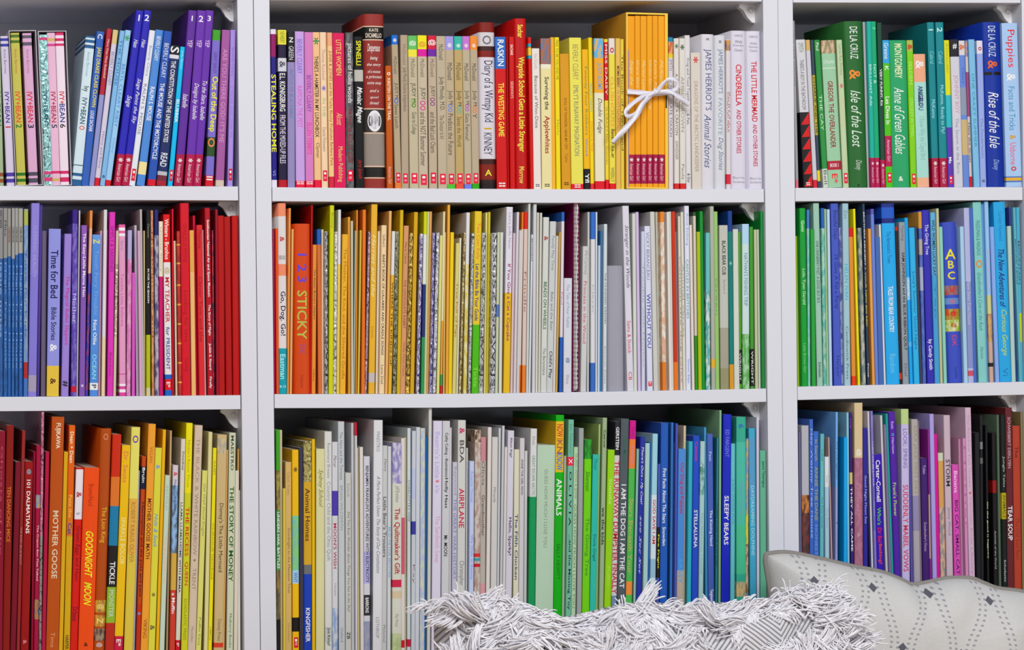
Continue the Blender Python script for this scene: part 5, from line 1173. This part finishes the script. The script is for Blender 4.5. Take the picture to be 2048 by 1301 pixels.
# fringed throw cushion
YF = -0.235
tp = [(872, 1215), (905, 1192), (960, 1188), (1010, 1202), (1060, 1222), (1110, 1236), (1160, 1228), (1220, 1214), (1290, 1204), (1370, 1212), (1440, 1206), (1520, 1200), (1570, 1190), (1612, 1184), (1655, 1178), (1688, 1196), (1705, 1232)]
fl = [at(x, y, YF) for x, y in tp]
fl += [at(1712, 1300, YF), at(1712, 1420, YF), at(1718, 1560, YF), at(1724, 1660, YF), at(1600, 1690, YF), at(1300, 1692, YF), at(1000, 1690, YF), at(868, 1664, YF), at(868, 1560, YF), at(874, 1420, YF), at(868, 1300, YF)]
fc = (sum(p[0] for p in fl) / len(fl), sum(p[1] for p in fl) / len(fl))
rootf = bpy.data.objects.new('fringed_cushion', None); C.objects.link(rootf); rootf.location = (fc[0], YF, fc[1])
tag(rootf, 'white shaggy fringed cushion woven with grey nested diamonds, below the sage hardcover', 'cushion')
outf = smooth_path([(x - fc[0], z - fc[1]) for x, z in fl], 6)
cover = cushion(outf, .07, woven_mat(), rootf, 'cushion_cover', wr=.010, seed=9, nr=22)
YARN = plain('white_cotton_yarn', 'f2f0f6', .9, var=.06, scale=90)
fr = MB(); rf = random.Random(11)
def surf_y(x, z):
    # depth of the cushion's front face at (x, z) about its root
    best = 0; n = len(outf); f = 1.2
    dx, dz = x, z; L_ = math.hypot(dx, dz) or 1e-6; a = math.atan2(dz, dx)
    R_ = FR[int((a + math.pi) / (2 * math.pi) * 720) % 720]; f = min(1, L_ / R_)
    return -.07 * (max(0, 1 - f ** 3.2)) ** .62, f
FR = [0] * 720
for i in range(len(outf)):
    p, q = Vector(outf[i]), Vector(outf[(i + 1) % len(outf)])
    for k in range(20):
        s = p.lerp(q, k / 20); FR[int((math.atan2(s.y, s.x) + math.pi) / (2 * math.pi) * 720) % 720] = s.length
for i in range(720):
    if FR[i] == 0: FR[i] = next(FR[(i - j) % 720] for j in range(1, 40) if FR[(i - j) % 720])
def strand(p, d, ln, curl, wdt=.0011, g=1.0, up_ok=False):
    pts = []; v = Vector(d).normalized(); p = Vector(p); n = 10; st = ln / n
    for k in range(n + 1):
        pts.append(p.copy()); v = (v + Vector((curl[0], curl[1], curl[2] - g * .16)) * .35).normalized(); p = p + v * st
        zt_ = ztop(p.x)
        if p.z > zt_ + .002 and not up_ok: v.z -= .30; v.normalize()
        y, f = surf_y(p.x, p.z)
        if f < 1 and p.y > y - .002: p.y = y - .002 - rf.random() * .004
    fr.tube(pts, [wdt] * (n) + [wdt * .7], YARN, 4)
x0f, x1f = fl[0][0] - fc[0], fl[16][0] - fc[0]
ztop = lambda x: interp([(a - fc[0], c - fc[1]) for a, c in fl[:17]], x)
def tassel(x, z, ang, n, ln, spread=.2, lift=.5, up_ok=False):
    y, f = surf_y(x, z); a0 = ang; bend = rf.gauss(0, .35); sag_ = rf.uniform(.1, .5)
    for i in range(n):
        a = a0 + rf.gauss(0, spread); d = (math.cos(a), -lift * rf.uniform(.2, 1), math.sin(a))
        strand((x + rf.gauss(0, .0035), y - .003 - .004 * rf.random(), z + rf.gauss(0, .004)), d, ln * rf.uniform(.85, 1.15),
               (-math.sin(a) * bend + rf.gauss(0, .05), .1, math.cos(a) * bend + rf.gauss(0, .05)), rf.uniform(.0008, .0012), sag_, up_ok)
zvis = at(1280, 1301, YF)[1] - fc[1] - .03
# bands of tufts: over the top seam, the left corner and two rows across; bare woven cloth shows between
BARE = [(972, 1278, 46, 30), (948, 1222, 26, 9), (1168, 1262, 52, 17), (1335, 1250, 26, 14), (1400, 1292, 34, 14), (1480, 1282, 36, 24), (1545, 1262, 44, 24), (1600, 1236, 34, 18), (1650, 1210, 34, 15), (1110, 1296, 24, 14)]
def bare(x, z):
    px, py = proj((x + fc[0], YF - .06, z + fc[1]))
    return any(((px - a) / c) ** 2 + ((py - b_) / d) ** 2 < 1 for a, b_, c, d in BARE)
for row in range(11):
    x = x0f + rf.uniform(0, .01)
    while x < x1f - .004:
        z = ztop(x) - .008 - row * .0125 + rf.gauss(0, .003)
        side = 0 if noise.noise(Vector((x * 14, z * 22, 2.5))) > 0 else math.pi
        ang = side + (-.35 if side == 0 else .35) + rf.gauss(0, .35)
        if rf.random() < .2: ang = -math.pi / 2 + rf.gauss(0, .5)
        ln = rf.uniform(.030, .046)
        if not bare(x, z) and not bare(x + math.cos(ang) * ln * .75, z + math.sin(ang) * ln * .75 - .006) and not bare(x + math.cos(ang) * ln * .4, z + math.sin(ang) * ln * .4):
            tassel(x, z, ang, rf.randint(20, 28), ln, .13, .9)
        x += rf.uniform(.010, .016)
x = x0f + .004
while x < x1f:                                     # tufts that lie along and over the top seam
    tassel(x, ztop(x) - .006, rf.choice((0.12, math.pi - .12, -.2, math.pi + .2)) + rf.gauss(0, .12), 16, .026, .15, .8)
    if rf.random() < .10: tassel(x, ztop(x) - .004, rf.uniform(.9, 2.2), 6, .014, .2, .4, True)
    x += .008
for k in range(16):   # left corner mop, sweeping left and right
    tassel(x0f + rf.uniform(.0, .07), ztop(x0f + .03) - rf.uniform(0, .10), rf.choice((math.pi * .95, 0.1, -2.4, math.pi * 1.1)) + rf.gauss(0, .3), 24, .040, .16, .8)
tassel(place(1262, 1206, YF).x - fc[0], ztop(place(1262, 1206, YF).x - fc[0]) - .004, 1.05, 26, .036, .13, .3, True)
tassel(place(990, 1190, YF).x - fc[0], ztop(place(985, 1190, YF).x - fc[0]), .35, 14, .026, .3, .4)
for k in range(9):
    xx = place(1560 + k * 13, 1185, YF).x - fc[0]; tassel(xx, ztop(xx) - .002, 1.6 + rf.gauss(0, .5), 12, .022, .3, .3)
for k in range(8):
    xx = place(1650 + k * 7, 1230, YF).x - fc[0]; zz = place(1650, 1218 + k * 9, YF).z - fc[1]; tassel(xx, zz, -.45, 12, .03, .25, .6)
tag(fr.build('fringe', rootf), kind='stuff')

# ---------------------------------------------------------------- the room
FLM = plain('oak_floor', 'b39a7c', .5, scale=8, var=.1); WALLM = plain('painted_wall', 'd8d6dc', .8, scale=3)
b = MB(); b.box(-3.2, 3.6, -4.6, .34, FLOOR - .05, FLOOR, FLM); tag(b.build('floor'), kind='structure')
b = MB(); b.box(-3.2, 3.6, .302, .36, FLOOR, 1.6, WALLM); tag(b.build('wall_back'), kind='structure')
